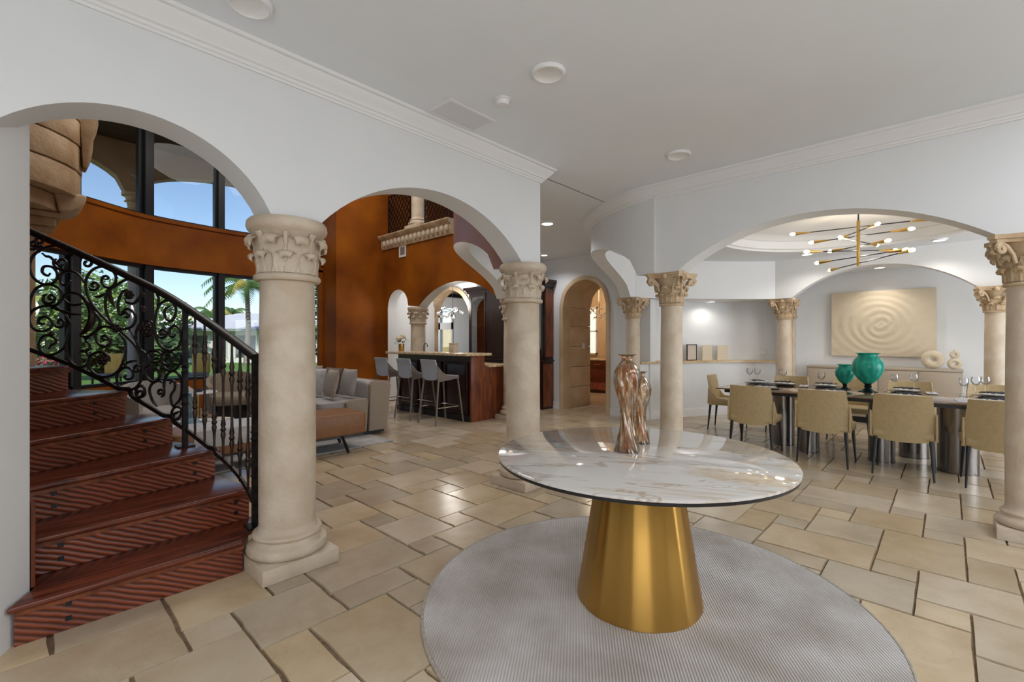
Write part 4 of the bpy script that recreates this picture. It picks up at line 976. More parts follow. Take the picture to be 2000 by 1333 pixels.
part('lower_ring', MB().torus((0,0,.088), .052, .036, 28, 12, axis='x'), scm, t); part('upper_ring', MB().torus((0,0,.225), .036, .026, 28, 12, axis='x'), scm, t); part('tip', MB().lathe([(.022,.28),(.012,.30),(.001,.305)], 14), scm, t)
pt = thing('relief_painting', 'cream plaster relief painting of swirling concentric rings in the alcove', 'painting', (10.10, .815, 1.67))
# the swirl itself: a height field of concentric ridges
rows = []; NYp, NZp = 70, 56
for j in range(NZp+1):
    row = []
    for i in range(NYp+1):
        y = -.70+1.40*i/NYp; z = -.56+1.12*j/NZp; r_ = math.hypot(y*.85, z+.02); an = math.atan2(z+.02, y)
        h = .010*math.sin(r_*58+an+1.5*math.sin(an*2+r_*6))*(.5+.5*math.sin(an*3+r_*9)**2)*max(.12, 1-r_/.8)
        row.append((-.02-h, y, z))
    rows.append(row)
part('canvas', MB().grid(rows), M['relief'], pt, smooth=80); part('stretcher', MB().box(-.012, -.70, -.56, .045, .70, .56), M['ledge'], pt, smooth=0)
# framed card and papers on the ledge
def on_ledge(x, yb): 
    p = PF(x, yb, 1.008); return p
p = PF(1351, 703, 1.008); 
def ledge_pt(x):
    C = [q_-norm_at(LWc, i)*.13 for i, q_ in enumerate(LWc)]; r = plan_at(C, x); i = min(range(len(C)), key=lambda k: (C[k]-r).length); n_ = norm_at(LWc, i); return r, math.atan2(n_.y, n_.x)
def upright(name, x, w_, h, lean, mk):
    r, a = ledge_pt(x); return r, a
r, a = ledge_pt(1351); fr = thing('picture_frame', 'small black framed card standing on the travertine ledge', 'frame', (r.x, r.y, 1.0085), a)
part('border', MB().box(-.008,-.115,0,.008,-.10,.30).box(-.008,.10,0,.008,.115,.30).box(-.008,-.10,0,.008,.10,.015).box(-.008,-.10,.285,.008,.10,.30), M['black'], fr, smooth=0); part('card', MB().box(-.004,-.10,.015,.003,.10,.285), pm('card', (.62,.52,.44), (.68,.58,.50), 5, .6), fr, smooth=0)
for x, l in ((1381, 'left of two cream printed menu cards standing on the ledge'), (1411, 'right of two cream printed menu cards standing on the ledge')):
    r, a = ledge_pt(x); o = part('menu_card', MB().box(-.004,-.105,0,.004,.105,.28), M['page'], loc=(r.x, r.y, 1.0085), rz=a, smooth=0); tag(o, l, 'card', 'menu cards on the ledge')
def plate(label, loc, rz, n=2):
    t = thing('light_switch', label, 'switch', loc, rz); part('cover', MB().box(0,-.055,-.06,.006,.055,.06), M['trim'], t, bevel=.003)
    for k in range(n): part('rocker', MB().box(.006,-.045+.05*k,-.03,.009,-.045+.05*k+.035,.03), M['trim'], t, smooth=0)
Cb = [q_-norm_at(LWc, i)*.275 for i, q_ in enumerate(LWc)]
for x, y, l in ((1490, 688, 'white light switch on the bay wall near the slender column'), (1268, 681, 'white light switch on the bay wall left of the column')):
    r = plan_at(Cb, x)
    if r is None: continue
    i = min(range(len(Cb)), key=lambda k: (Cb[k]-r).length); n_ = norm_at(LWc, i); plate(l, (r.x, r.y, ZA(y, r.x, r.y)), math.atan2(n_.y, n_.x))
# chandelier
ux = 7.1; vx = onU(1676.5, ux); dr = dep(ux, vx)
chd = thing('chandelier', 'brass and black chandelier of crossing rods with lit bulbs', 'chandelier', (ux, vx, 0))
zb_ = ZA(520, ux, vx); zs = ZA(432, ux, vx)
part('stem', MB().lathe([(.008, zs), (.008, ZD+.23)], 12), M['black'], chd); part('hub', MB().lathe([(.019, zb_), (.019, zs)], 16), M['brass'], chd)
part('canopy', MB().lathe([(.06, ZD+.21), (.06, ZD+.238)], 20), M['brass'], chd)
for (xa, ya, xb, yb) in ((1550,457.5,1817.6,428),(1642,465,1713.6,438),(1586.7,473.7,1778,447.5),(1642,464,1712,479),(1623,491,1733,470.5),(1577,492,1746,489),(1597.5,513.7,1767.7,488),(1622,528,1780.6,489)):
    yc = ya+(yb-ya)*(1676.5-xa)/(xb-xa); zc = ZA(yc, ux, vx); ends = []
    for x, y in ((xa, ya), (xb, yb)):
        d = (zc-HC)*F/(CY-y); s = (x-CX)/F*d; u, v = c2w(s, d); ends.append(Vector((u-ux, v-vx, zc)))
    ar = part('arm', MB().tube(ends, .0065, 8), M['black'], chd)
    for e, o_ in ((ends[0], ends[1]), (ends[1], ends[0])):
        d = (e-o_).normalized(); part('socket', MB().tube([e-d*.18, e-d*.02], [.009, .021], 12), M['brass'], ar); 
        part('bulb', MB().tube([e-d*.02, e-d*.005, e+d*.015, e+d*.035, e+d*.045], [.012,.019,.022,.015,.003], 10), M['bulb'], ar)
lamp('chandelier_glow', 'POINT', (ux, vx, 2.5), 22, (1, .86, .66), shadow_soft_size=.06)
# ================================================================== BAR
bar = thing('bar_counter', 'dark mahogany bar with panelled front and granite top', 'bar', (5.256, 5.83, 0))
ZB = 1.165
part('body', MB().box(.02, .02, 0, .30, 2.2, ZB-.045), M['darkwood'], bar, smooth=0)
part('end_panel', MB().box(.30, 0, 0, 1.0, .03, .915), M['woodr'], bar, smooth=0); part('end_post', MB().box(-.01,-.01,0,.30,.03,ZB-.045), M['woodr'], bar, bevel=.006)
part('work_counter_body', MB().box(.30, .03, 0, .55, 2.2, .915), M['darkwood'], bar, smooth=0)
for k in range(3):
    y0 = .09+.71*k; o = part('panel', MB().box(-.004, y0, .13, .02, y0+.62, 1.0), M['darkwood'], bar, bevel=.004)
    part('panel_moulding', MB().box(-.02,y0,.13,-.004,y0+.035,1.0).box(-.02,y0+.585,.13,-.004,y0+.62,1.0).box(-.02,y0+.035,.13,-.004,y0+.585,.165).box(-.02,y0+.035,.965,-.004,y0+.585,1.0), M['darkwood'], o, bevel=.006)
part('kick_board', MB().box(-.012, .03, 0, .02, 2.2, .11), M['black'], bar, smooth=0)
part('counter_top', MB().box(-.22, -.13, ZB-.045, .36, 2.30, ZB), M['granite'], bar, bevel=.012, seg=3)
part('work_top', MB().box(.36, -.06, .915, 1.0, 2.2, .955), M['granite'], bar, bevel=.01)
def make_stool(label, loc):
    t = thing('bar_stool', label, 'stool', loc, 0, 'leather bar stools at the bar')   # faces +x
    rows_o, rows_i = [], []
    for j in range(15):
        f = j/14
        if f < .5: g = f/.5; x = -.265+.035*g; z = 1.06-.34*g; hw = .20+.01*g
        else: g = (f-.5)/.5; x = -.23+.44*g; z = .72+.05*g; hw = .21
        if f < .15: x -= .02*(1-f/.15)
        ro = [(x, hw*(i/4-1), z+(.05*(abs(i/4-1))**3 if .35 < f < .75 else 0)) for i in range(9)]; rows_o.append(ro)
        rows_i.append([(p[0]+(.022 if f < .5 else 0), p[1], p[2]+(.025 if f >= .5 else .004)) for p in ro])
    mb = MB().grid(rows_o); mb.grid([r[::-1] for r in rows_i]); mb.grid([rows_o[0], rows_i[0]]); mb.grid([rows_i[-1], rows_o[-1]])
    for i in (0, -1): mb.grid([[r[i] for r in rows_o], [r[i] for r in rows_i]])
    part('seat_shell', mb, M['skyl'], t, smooth=60)
    for s in (-1, 1): part('side_wing', MB().prism([(-.25,.98),(-.225,.70),(.22,.745),(.22,.775),(-.02,.80),(-.13,.86)], s*.20, s*.212, 'y'), M['taupe'], t, smooth=0)
    for sx in (-1, 1):
        for s in (-1, 1): part('leg', MB().bar((sx*.20, s*.195, .76), (sx*.29, s*.235, 0), .022), M['taupe'], t, smooth=0)
    part('footrest', MB().bar((.255,-.22,.28),(.255,.22,.28), .014).bar((-.25,-.22,.33),(-.25,.22,.33), .014).bar((-.255,-.22,.28),(.255,-.22,.28), .014).bar((-.255,.22,.28),(.255,.22,.28), .014), M['chrome'], t, smooth=0)
    return t
s0 = make_stool('grey leather bar stool nearest the right end of the bar', (4.92, 6.22, 0))
dup(s0, (4.92, 6.93, 0), 0, 'grey leather bar stool in the middle of the three'); dup(s0, (4.92, 7.66, 0), 0, 'grey leather bar stool farthest left, behind the sofa')
# flowers, faucet, canister on the bar
v_ = onU(784, 5.32); fv = thing('flower_vase', 'gold vase with cream roses on the bar counter', 'vase', (5.32, v_, ZB))
part('pot', MB().lathe([(.054,0),(.056,.004),(.057,.14),(.058,.15),(.052,.15),(.050,.02),(.001,.015)], 24), M['brass'], fv)
rosem = pm('cream_roses', (.62,.50,.30), (.80,.72,.55), 20, .8); grn = pm('leaf_green', (.035,.06,.02), (.09,.13,.05), 12, .6)
rn = random.Random(3)
for k in range(11):
    a = rn.random()*6.28; r = rn.uniform(.0,.095); z = .20+.09*(1-(r/.1)**2)+rn.uniform(-.02,.02); mb = MB()
    for q_ in range(3): mb.sphere((r*math.cos(a)+rn.uniform(-.008,.008), r*math.sin(a)+rn.uniform(-.008,.008), z+q_*.008), .036-.008*q_, 9, 6)
    part('rose', mb, rosem, fv)
mb = MB()
for k in range(40):
    a = rn.random()*6.28; r = rn.uniform(.03,.15); z = rn.uniform(.15,.27); p = Vector((r*math.cos(a), r*math.sin(a), z)); d = Vector((math.cos(a)*.03, math.sin(a)*.03, rn.uniform(-.01,.02))); n_ = Vector((-math.sin(a)*.012, math.cos(a)*.012, .004))
    mb.add([p-d, p+n_, p+d, p-n_], [(0,1,2,3)])
part('leaves', mb, grn, fv)
v_ = onU(828, 5.85); fc = thing('faucet', 'dark gooseneck faucet behind the bar counter', 'faucet', (5.85, v_, .956))
part('spout', MB().tube([(0,0,0),(0,0,.30),(0,-.01,.34),(0,-.04,.365),(0,-.08,.365),(0,-.11,.34),(0,-.12,.29)], .011, 8), M['bronze'], fc); part('base', MB().lathe([(.025,0),(.022,.03),(.012,.035)], 16), M['bronze'], fc)
v_ = onU(886, 5.42); cn = thing('canister', 'pale stone canister on the bar counter', 'canister', (5.42, v_, ZB)); part('body', MB().box(-.055,-.07,0,.055,.07,.15), M['trav'], cn, bevel=.008); part('lid', MB().box(-.058,-.073,.15,.058,.073,.168), M['trav'], cn, bevel=.006)
# ---- back-bar cabinets along the hall wall
cb = thing('bar_cabinet', 'tall dark mahogany cabinet with glass doors behind the bar', 'cabinet', (7.17, 5.87, 0))
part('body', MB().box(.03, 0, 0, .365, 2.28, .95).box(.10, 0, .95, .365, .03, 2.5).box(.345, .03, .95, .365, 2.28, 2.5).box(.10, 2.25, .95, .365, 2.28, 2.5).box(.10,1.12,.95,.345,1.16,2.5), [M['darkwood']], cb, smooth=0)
part('side_panel', MB().box(.04, -.012, .05, .36, 0, .9).box(.11, -.012, 1.05, .36, 0, 2.42), M['woodr'], cb, smooth=0)
part('counter', MB().box(0, -.03, .95, .365, 2.30, .99), M['darkwood'], cb, bevel=.008)
part('cornice', MB().box(.04,-.05,2.5,.365,2.33,2.54).box(.0,-.09,2.54,.365,2.37,2.60).box(.06,-.03,2.46,.365,2.31,2.5), M['darkwood'], cb, smooth=0)
for k in range(4):
    y0 = .04+.555*k; o = part('glass_door', MB().box(.085,y0,1.0,.10,y0+.05,2.46).box(.085,y0+.48,1.0,.10,y0+.53,2.46).box(.085,y0+.05,1.0,.10,y0+.48,1.06).box(.085,y0+.05,2.38,.10,y0+.48,2.46), M['darkwood'], cb, smooth=0)
    if k in (0, 3): part('pane', MB().box(.09,y0+.05,1.06,.094,y0+.48,2.38), M['clear'], o, smooth=0)
    else: part('pane', MB().box(.088,y0+.05,1.06,.096,y0+.48,2.38), M['darkwood'], o, smooth=0)
    o = part('door', MB().box(.012,y0,.08,.03,y0+.53,.92), M['darkwood'], cb, bevel=.004); part('knob', MB().sphere((.002, y0+.47, .7), .014, 10, 6), M['brass'], o)
for z in (1.35, 1.72, 2.08): part('shelf', MB().box(.11,.04,z,.345,2.24,z+.012), M['darkwood'], cb, smooth=0)
bt = pm('bottle_glass', (.10,.09,.07), (.3,.25,.15), 9, .1)
for k in range(7):
    y = 5.87+.10+.15*k; z = 1.363 if k % 2 else 1.733
    o = part('bottle', MB().lathe([(.033,0),(.035,.01),(.035,.15),(.014,.20),(.013,.26),(.015,.27),(.001,.27)], 14), bt, loc=(7.40, y, z)); tag(o, 'bottle number %s from the corridor end on the %s shelf of the bar cabinet' % (('one','two','three','four')[k//2], 'lower' if k % 2 else 'upper'), 'bottle', 'bottles in the bar cabinet')
# ---- balcony above the bar
bl = thing('balcony_frieze', 'carved travertine frieze under the balcony above the bar', 'frieze', (5.88, 7.07, 3.47))
prof = [(0,0),(-.03,.0),(-.04,.03),(-.05,.05),(-.06,.20),(-.10,.22),(-.13,.25),(-.15,.28),(-.15,.30),(.24,.30),(.24,0)]
part('cornice', MB().prism(prof, -.02, 2.50, 'y'), M['travd'], bl, smooth=30)
egg = MB().sphere((0,0,0), .055, 10, 8, 1.45).mesh('egg', 60); egg.materials.append(M['trav'])
for k in range(16): put('egg', egg, None, bl, (-.055, .10+.15*k, .125))
column('r', (6.02, 8.37), 'short travertine column on the balcony above the bar', 3.77)
def lattice(y0, y1, label):
    t = thing('balcony_railing', label, 'railing', (5.98, y0, 3.77)); L_ = y1-y0
    part('rail', MB().bar((0,0,.95),(0,L_,.95), .03).bar((0,0,.05),(0,L_,.05), .02).bar((0,0,0),(0,0,.95), .02).bar((0,L_,0),(0,L_,.95), .02), M['iron'], t, smooth=0)
    n_ = max(2, round(L_/.13))
    for k in range(-6, n_):
        for s in (-1, 1):
            y = L_*k/n_; a = (y, .05); b2 = (y+.9*.85*.85, .95)
            # clip the diagonal to the panel
            t0 = max(0, (0-a[0])/(b2[0]-a[0])); t1 = min(1, (L_-a[0])/(b2[0]-a[0]))
            if t1-t0 < .05: continue
            P0 = (a[0]+(b2[0]-a[0])*t0, a[1]+.9*t0); P1 = (a[0]+(b2[0]-a[0])*t1, a[1]+.9*t1)
            if s < 0: P0 = (L_-P0[0], P0[1]); P1 = (L_-P1[0], P1[1])
            part('lattice_bar', MB().bar((.004*s, *P0), (.004*s, *P1), .014), M['iron'], t, smooth=0)
lattice(7.32, 8.10, 'black iron lattice balcony railing right of the balcony column'); lattice(8.64, 9.5, 'black iron lattice balcony railing left of the balcony column')
p = PU(787, 491, 5.88); vt = thing('wall_vent', 'square white air vent on the orange wall below the frieze', 'vent', (5.875, p.y, p.z)); part('frame', MB().box(-.012,-.13,-.13,0,.13,-.09).box(-.012,-.13,.09,0,.13,.13).box(-.012,-.13,-.09,0,-.09,.09).box(-.012,.09,-.09,0,.13,.09), M['trim'], vt, smooth=0)
for k in range(7): part('louvre', MB().box(-.008,-.09,-.085+.025*k,-.002,.09,-.075+.025*k), pm('vent_grey%d' % k, (.45,.45,.47)) if k == 0 else bpy.data.materials['vent_grey0'], vt, smooth=0)
p = PV(755, 543, 9.56); o = part('wall_sensor', MB().box(-.05,-.05,-.07,.05,.0,.07), M['trim'], loc=(p.x, 9.565, p.z), bevel=.012); tag(o, 'small white motion sensor in the corner of the orange walls', 'sensor')

# ================================================================== HALL DOORWAY
def archpts(c, half, spring, top, n=20):
    f = arcz(c, half, spring, top); return [(c+half-2*half*i/n, f(c+half-2*half*i/n)) for i in range(n+1)]
pts = [(5.609,0)]+archpts(5.115,.494,2.06,2.549)+[(4.621,0)]; outer = [(5.69,0)]+archpts(5.115,.575,2.06,2.63)+[(4.54,0)]
mb = MB(); rows = [[(7.50, a, z) for a, z in outer], [(7.515, a, z) for a, z in outer], [(7.515,a,z) for a, z in outer]]
mb.grid([[(7.54,a,z) for a,z in outer], [(7.505,a,z) for a,z in outer], [(7.495,a+(b2[0]-a)*.5,z+(b2[1]-z)*.5) for (a,z), b2 in zip(outer, pts)], [(7.51,a,z) for a,z in pts], [(7.75,a,z) for a,z in pts]])
dw = struct(part('door_1', mb, M['block'], smooth=40))
for k in range(5):                         # stone-lined passage, block by block
    z0, z1 = k*.42, min((k+1)*.42, 2.06)
    for y0, y1 in ((5.615, 5.75), (4.48, 4.615)):
        part('stone_block', MB().box(7.745, y0, z0+.004, 8.5, y1, z1-.004), M['block'], dw, bevel=.004)
mb = MB(); ap = archpts(5.115,.50,2.06,2.555,16)
mb.grid([[(7.745,a,z) for a,z in ap],[(8.5,a,z) for a,z in ap]]); mb.grid([[(7.745,5.115+(a-5.115)*1.3,z+.15) for a,z in ap],[(8.5,5.115+(a-5.115)*1.3,z+.15) for a,z in ap]])
part('vault', mb, M['block'], dw, smooth=40)
p = PV(1140, 676, 5.6); plate('cream light switch on the stone lining of the arched doorway', (p.x, 5.613, p.z), -math.pi/2, 1)
pw = pm('powder_wall', (.55,.40,.24), (.62,.47,.30), 3, .6)
for nm, b_ in (('wall_powder_front', (8.5,3.7,0,8.6,4.48,3)), ('wall_powder_side', (8.5,5.75,0,8.6,7.5,3)), ('wall_powder_back', (11.0,3.7,0,11.1,7.6,3)), ('wall_powder_left', (8.5,7.5,0,11.1,7.6,3)), ('ceiling_powder', (8.5,3.7,2.9,11.1,7.6,3))): struct(part(nm, MB().box(*b_), pw, smooth=0))
vn = thing('vanity_cabinet', 'dark red mahogany vanity with granite top seen through the arched doorway', 'cabinet', (10.42, 6.6, 0))
part('body', MB().box(.02,-.7,.08,.55,.84,.86), M['woodr'], vn, smooth=0); part('top', MB().box(-.02,-.72,.86,.55,.86,.90), M['granite'], vn, bevel=.008); part('plinth', MB().box(.05,-.68,0,.5,.82,.08), M['darkwood'], vn, smooth=0)
for k in range(3):
    y0 = -.68+.505*k; o = part('door', MB().box(0,y0,.10,.02,y0+.49,.64), M['wood'], vn, bevel=.006); o = part('drawer', MB().box(0,y0,.66,.02,y0+.49,.84), M['wood'], vn, bevel=.006); part('handle', MB().bar((-.012,y0+.15,.75),(-.012,y0+.34,.75), .012), M['brass'], o)
w2 = struct(part('window_2', MB().box(10.94,7.02,1.0,10.99,7.05,2.3).box(10.94,7.28,1.0,10.99,7.31,2.3).box(10.94,7.02,1.0,10.99,7.31,1.04).box(10.94,7.02,1.62,10.99,7.31,1.66).box(10.94,7.02,2.26,10.99,7.31,2.3), M['trim'], smooth=0))
part('pane', MB().box(10.975,7.05,1.04,10.985,7.28,2.26), emis('garden_daylight', (.75,.82,.78), .8), w2, smooth=0)
p = Vector((9.6, 5.35, 0)); sx = thing('crystal_chandelier', 'small crystal chandelier glimpsed through the arched doorway', 'chandelier', (9.65, 6.12, 0))
part('stem', MB().lathe([(.01,2.05),(.01,2.9)], 8), M['brass'], sx); mb = MB(); rn = random.Random(5)
for k in range(46):
    a = rn.random()*6.28; r = rn.uniform(.05,.22); mb.sphere((r*math.cos(a), r*math.sin(a), 2.1-.25*r+rn.uniform(-.16,.14)), rn.uniform(.012,.024), 6, 4)
part('crystals', mb, pm('crystal', (.45,.33,.24), (.85,.8,.75), 60, .1, metal=.4), sx, label='cluster of small crystal drops')['kind'] = 'stuff'
lamp('powder_lamp', 'POINT', (9.65, 6.4, 2.5), 40, (1, .85, .65), shadow_soft_size=.15)
struct(part('baseboard_hall', MB().box(7.52,5.69,0,7.54,5.87,.14).box(7.52,3.85,0,7.54,4.54,.14), M['trim'], smooth=0))

# ================================================================== KITCHEN BEYOND THE BAR
kb = struct(part('trim_5', MB().grid([[(7.50,a,z) for a,z in [(8.28,0)]+archpts(9.15,.87,2.1,2.74)[::-1]+[(10.02,0)]], [(7.50,9.15+(a-9.15)*.88,z-.09 if z > 0 else 0) for a,z in [(8.28,0)]+archpts(9.15,.87,2.1,2.74)[::-1]+[(10.02,0)]], [(7.76,9.15+(a-9.15)*.88,z-.09 if z > 0 else 0) for a,z in [(8.28,0)]+archpts(9.15,.87,2.1,2.74)[::-1]+[(10.02,0)]]]), M['travd'], smooth=40))
struct(part('wall_kitchen', MB().box(11.0,7.9,0,11.1,13.2,3).box(11.0,14.85,0,11.1,16.6,3).box(11.0,13.2,0,11.1,14.85,.75).box(11.0,13.2,2.6,11.1,14.85,3), W, smooth=0))
struct(part('wall_kitchen_right', MB().box(7.74,7.8,0,11.0,7.9,3), W, smooth=0))
w3 = struct(part('window_3', MB().box(10.98,13.2,.75,11.1,13.28,2.6).box(10.98,13.93,.75,11.1,14.12,2.6).box(10.98,14.77,.75,11.1,14.85,2.6).box(10.98,13.2,1.80,11.1,14.85,2.05).box(10.98,13.2,2.25,11.1,14.85,2.33).box(10.98,13.2,.75,11.1,14.85,.82), M['trim'], smooth=0))
for y0, y1 in ((13.28,13.93),(14.12,14.77)): part('pane', MB().box(11.04,y0,.82,11.05,y1,2.6), M['glass'], w3, smooth=0)
yw = struct(part('wall_neighbour', MB().box(17,14,0,17.2,30,2.1), pm('yellow_stucco', (.62,.45,.16), (.70,.52,.22), 2, .8), smooth=0))
d0 = 11.0; s_ = (884-CX)/F*d0; u0, v0 = c2w(s_, d0); zc = HC+(CY-608)*d0/F
bc = thing('bubble_chandelier', 'chandelier of clear glass bubbles on dark branches in the kitchen', 'chandelier', (u0, v0, zc))
part('stem', MB().tube([(0,0,0),(0,0,2.98-zc)], .006, 8), M['black'], bc)
for (x, y) in ((866,602),(858,611),(882,607),(890,606),(901,610),(869,621),(879,620),(886,618),(875,614)):
    dx = (x-884)*d0/F; dz = (608-y)*d0/F; q_ = Vector((dx*sT, -dx*cT, dz)); q_ += Vector((cT, sT, 0))*random.uniform(-.1,.1)
    o = part('branch', MB().tube([(0,0,0), q_], .008, 6), M['black'], bc); part('globe', MB().sphere(tuple(q_), .055, 14, 10), M['clear'], o); part('bulb', MB().sphere(tuple(q_), .016, 8, 6), M['bulb'], o)
lamp('kitchen_lamp', 'POINT', (u0, v0, 2.2), 35, (1,.95,.9), shadow_soft_size=.2)

# ================================================================== LIVING ROOM FURNITURE
lr = part('area_rug', MB().box(.9, 5.52, .001, 3.55, 9.3, .014), pm('silver_rug', (.34,.33,.33), (.46,.45,.45), 9, .85, bump=.2, bscale=120), smooth=0); tag(lr, 'pale silver rectangular rug under the living room sofa', 'rug')
def soft(w_, d_, h, ex=.28, n=18, m=12):      # rounded cushion block
    rows = []
    for j in range(m+1):
        ph = -math.pi/2+math.pi*j/m; row = []
        for i in range(n*2):
            th = math.pi*i/n
            f = lambda c, e: math.copysign(abs(c)**e, c)
            row.append((w_/2*f(math.cos(ph), ex)*f(math.cos(th), ex), d_/2*f(math.cos(ph), ex)*f(math.sin(th), ex), h/2*f(math.sin(ph), ex)))
        rows.append(row)
    return MB().grid(rows, closed=True)
def cushion(w_, h, t_, mat, loc, rot, label):
    rows = [[], ]; mb = MB(); N_ = 14; fr, bk = [], []
    for j in range(N_+1):
        a, b2 = [], []
        for i in range(N_+1):
            x = -1+2*i/N_; y = -1+2*j/N_; e = ((1-x**2)*(1-y**2)); th = t_/2*e**.45; k = 1-.07*(1-abs(x*y))*(abs(x)**6+abs(y)**6)*.7
            a.append((x*w_/2*k, -th, y*h/2*k)); b2.append((x*w_/2*k, th, y*h/2*k))
        fr.append(a); bk.append(b2)
    mb.grid(fr); mb.grid([r[::-1] for r in bk]); o = part('throw_pillow', mb, mat, loc=loc, rot=rot, smooth=60); tag(o, label, 'pillow', 'throw pillows on the sofa'); return o
sf = thing('sofa', 'grey sofa with taupe outer panels beyond the first column', 'sofa', (3.25, 6.1, .0145))
part('seat_base', soft(.95, 2.35, .22, .2), M['fab'], sf, (.02, 1.24, .24)); 
for k in range(2): part('seat_cushion', soft(.78, 1.15, .20, .22), M['fab'], sf, (-.06, .66+1.16*k, .42))
part('backrest', soft(.22, 2.35, .60, .22), M['fab'], sf, (.40, 1.24, .47))
pnl = [(.27,.05),(.56,.05),(.63,.70),(.60,.76),(.33,.77),(.29,.72)]
part('end_panel', MB().prism(pnl, .0, .07, 'y'), M['fabt'], sf, bevel=.012, seg=3, rz=0); part('arm_panel', MB().prism([(-.08,.05),(.245,.05),(.275,.50),(.255,.53),(-.01,.52),(-.06,.48)], .02, .08, 'y'), M['fabt'], sf, bevel=.012, seg=3)
part('back_panel', MB().prism([(.54,.05),(.60,.05),(.66,.74),(.60,.76)], .07, 2.4, 'y'), M['fabt'], sf, bevel=.01)
part('plinth', MB().box(-.05,.08,.0,.56,2.38,.06), M['black'], sf, smooth=0)
cushion(.50,.42,.15, M['fabb'], (3.27, 7.43, .775), (R(-12), 0, R(-84)), 'large beige throw pillow farthest left on the sofa')
cushion(.46,.40,.14, M['fabw'], (3.10, 6.93, .765), (R(-12), 0, R(-80)), 'silver and taupe throw pillow second from the left')
cushion(.46,.40,.12, M['fabd'], (3.34, 6.87, .765), (R(-10), 0, R(-86)), 'dark taupe throw pillow leaning behind the silver one')
cushion(.42,.40,.13, M['fabb'], (3.11, 6.43, .765), (R(-12), 0, R(-98)), 'beige throw pillow near the right end of the sofa')
cushion(.40,.40,.12, M['fab'], (3.36, 6.405, .765), (R(-10), 0, R(-90)), 'grey throw pillow tucked against the right end panel of the sofa')
def leg4(t, pts, z, spread, r=.016):   # the two front legs stand on the tiles, off the rug
    for (x, y) in pts: part('leg', MB().bar((x*.86, y*.86, z), (x*spread, y*spread, .010 if t.location.y+y*spread > 5.49 else -.005), .028), M['black'], t, smooth=0)
ot = thing('ottoman', 'tan leather ottoman with splayed black legs in front of the sofa', 'ottoman', (2.50, 5.62, .0145))
part('cushion', soft(1.04, .62, .27, .14), M['brownl'], ot, (.05, .05, .33)); part('frame', MB().box(-.42,-.24,.175,.52,.33,.20), M['black'], ot, smooth=0)
leg4(ot, ((-.42,-.26),(.28,-.28),(-.42,.26),(.45,.26)), .19, 1.05)
# left group, seen through the balusters
bn = thing('bench', 'long tan leather bench behind the stair balusters', 'bench', (1.50, 5.62, .0145))
part('cushion', soft(.95, .6, .26, .14), M['brownl'], bn, (0, 0, .33)); part('frame', MB().box(-.45,-.26,.18,.45,.26,.205), M['black'], bn, smooth=0); leg4(bn, ((-.4,-.26),(.4,-.26),(-.4,.26),(.4,.26)), .19, 1.12)
part('throw', MB().box(-.30,-.28,.457,.40,.28,.472).box(-.30,-.305,.30,.40,-.295,.472), M['fabw'], bn, bevel=.004)
def tub(label, loc, rz, mat):
    t = thing('armchair', label, 'armchair', loc, rz, 'curved living room armchairs'); rows_o, rows_i = [], []
    for j in range(7):
        f = j/6; ro, ri = [], []
        for i in range(19):
            a = R(-125+250*i/18); top = .80-.22*(abs(i-9)/9)**2; z = .13+(top-.13)*f; r = .37+.04*f
            ro.append((-r*math.cos(a), r*math.sin(a), z)); ri.append((-(r-.075)*math.cos(a), (r-.075)*math.sin(a), z+(.01 if j == 6 else 0)))
        rows_o.append(ro); rows_i.append(ri)
    mb = MB().grid(rows_o); mb.grid([r[::-1] for r in rows_i]); mb.grid([rows_o[-1], rows_i[-1]]); mb.grid([rows_i[0], rows_o[0]])
    for i in (0, -1): mb.grid([[r[i] for r in rows_o], [r[i] for r in rows_i]])
    part('shell', mb, mat, t, smooth=60); part('seat_cushion', soft(.64, .62, .2, .35), mat, t, (.03, 0, .36)); part('base', MB().lathe([(.27,.0),(.27,.05),(.30,.13),(.30,.27),(.001,.27)], 24), M['black'], t)
    return t
ta = tub('taupe tub armchair seen through the stair balusters', (2.62, 9.08, .0145), R(-110), M['fabt'])
tb2 = tub('pale grey tub armchair left of the brass pole side table', (1.35, 7.75, .0145), R(-75), M['fab'])
sd = thing('side_table', 'small round side table with white top on a brass pole', 'table', (1.95, 8.45, .0145)); part('top', MB().lathe([(.26,.55),(.265,.555),(.265,.57),(.26,.575),(.001,.575)], 40), M['white2'], sd); part('pole', MB().lathe([(.035,.02),(.035,.55)], 20), M['brass'], sd); part('base', MB().lathe([(.18,0),(.18,.015),(.03,.02)], 32), M['brass'], sd)
o = part('bowl', MB().lathe([(.05,0),(.09,.012),(.10,.035),(.095,.035),(.06,.012),(.001,.01)], 24), M['black'], loc=(1.95, 8.45, .5902)); tag(o, 'small black bowl on the brass pole side table', 'bowl')
cf = thing('coffee_table', 'low coffee table with glossy white top behind the balusters', 'table', (1.50, 6.40, .0145)); part('top', MB().lathe([(.39,.36),(.40,.365),(.40,.385),(.395,.39),(.001,.39)], 48), M['white2'], cf); part('base', MB().lathe([(.25,0),(.25,.36)], 32), M['taupe'], cf)
o = part('decanter', MB().lathe([(.11,0),(.115,.01),(.06,.09),(.022,.16),(.016,.20),(.016,.36),(.02,.37),(.013,.37),(.012,.20),(.05,.09),(.10,.015),(.001,.012)], 5), M['blueglass'], loc=(1.40, 6.38, .405), smooth=20); tag(o, 'faceted pale blue glass decanter with a long neck', 'decanter')
o = part('book', MB().box(-.15,-.11,0,.15,.11,.025), pm('book_cover', (.55,.47,.35), (.75,.72,.66), 7, .5), loc=(1.68, 6.45, .405), rz=.5, bevel=.003); tag(o, 'pale hardback book lying on the coffee table', 'book')
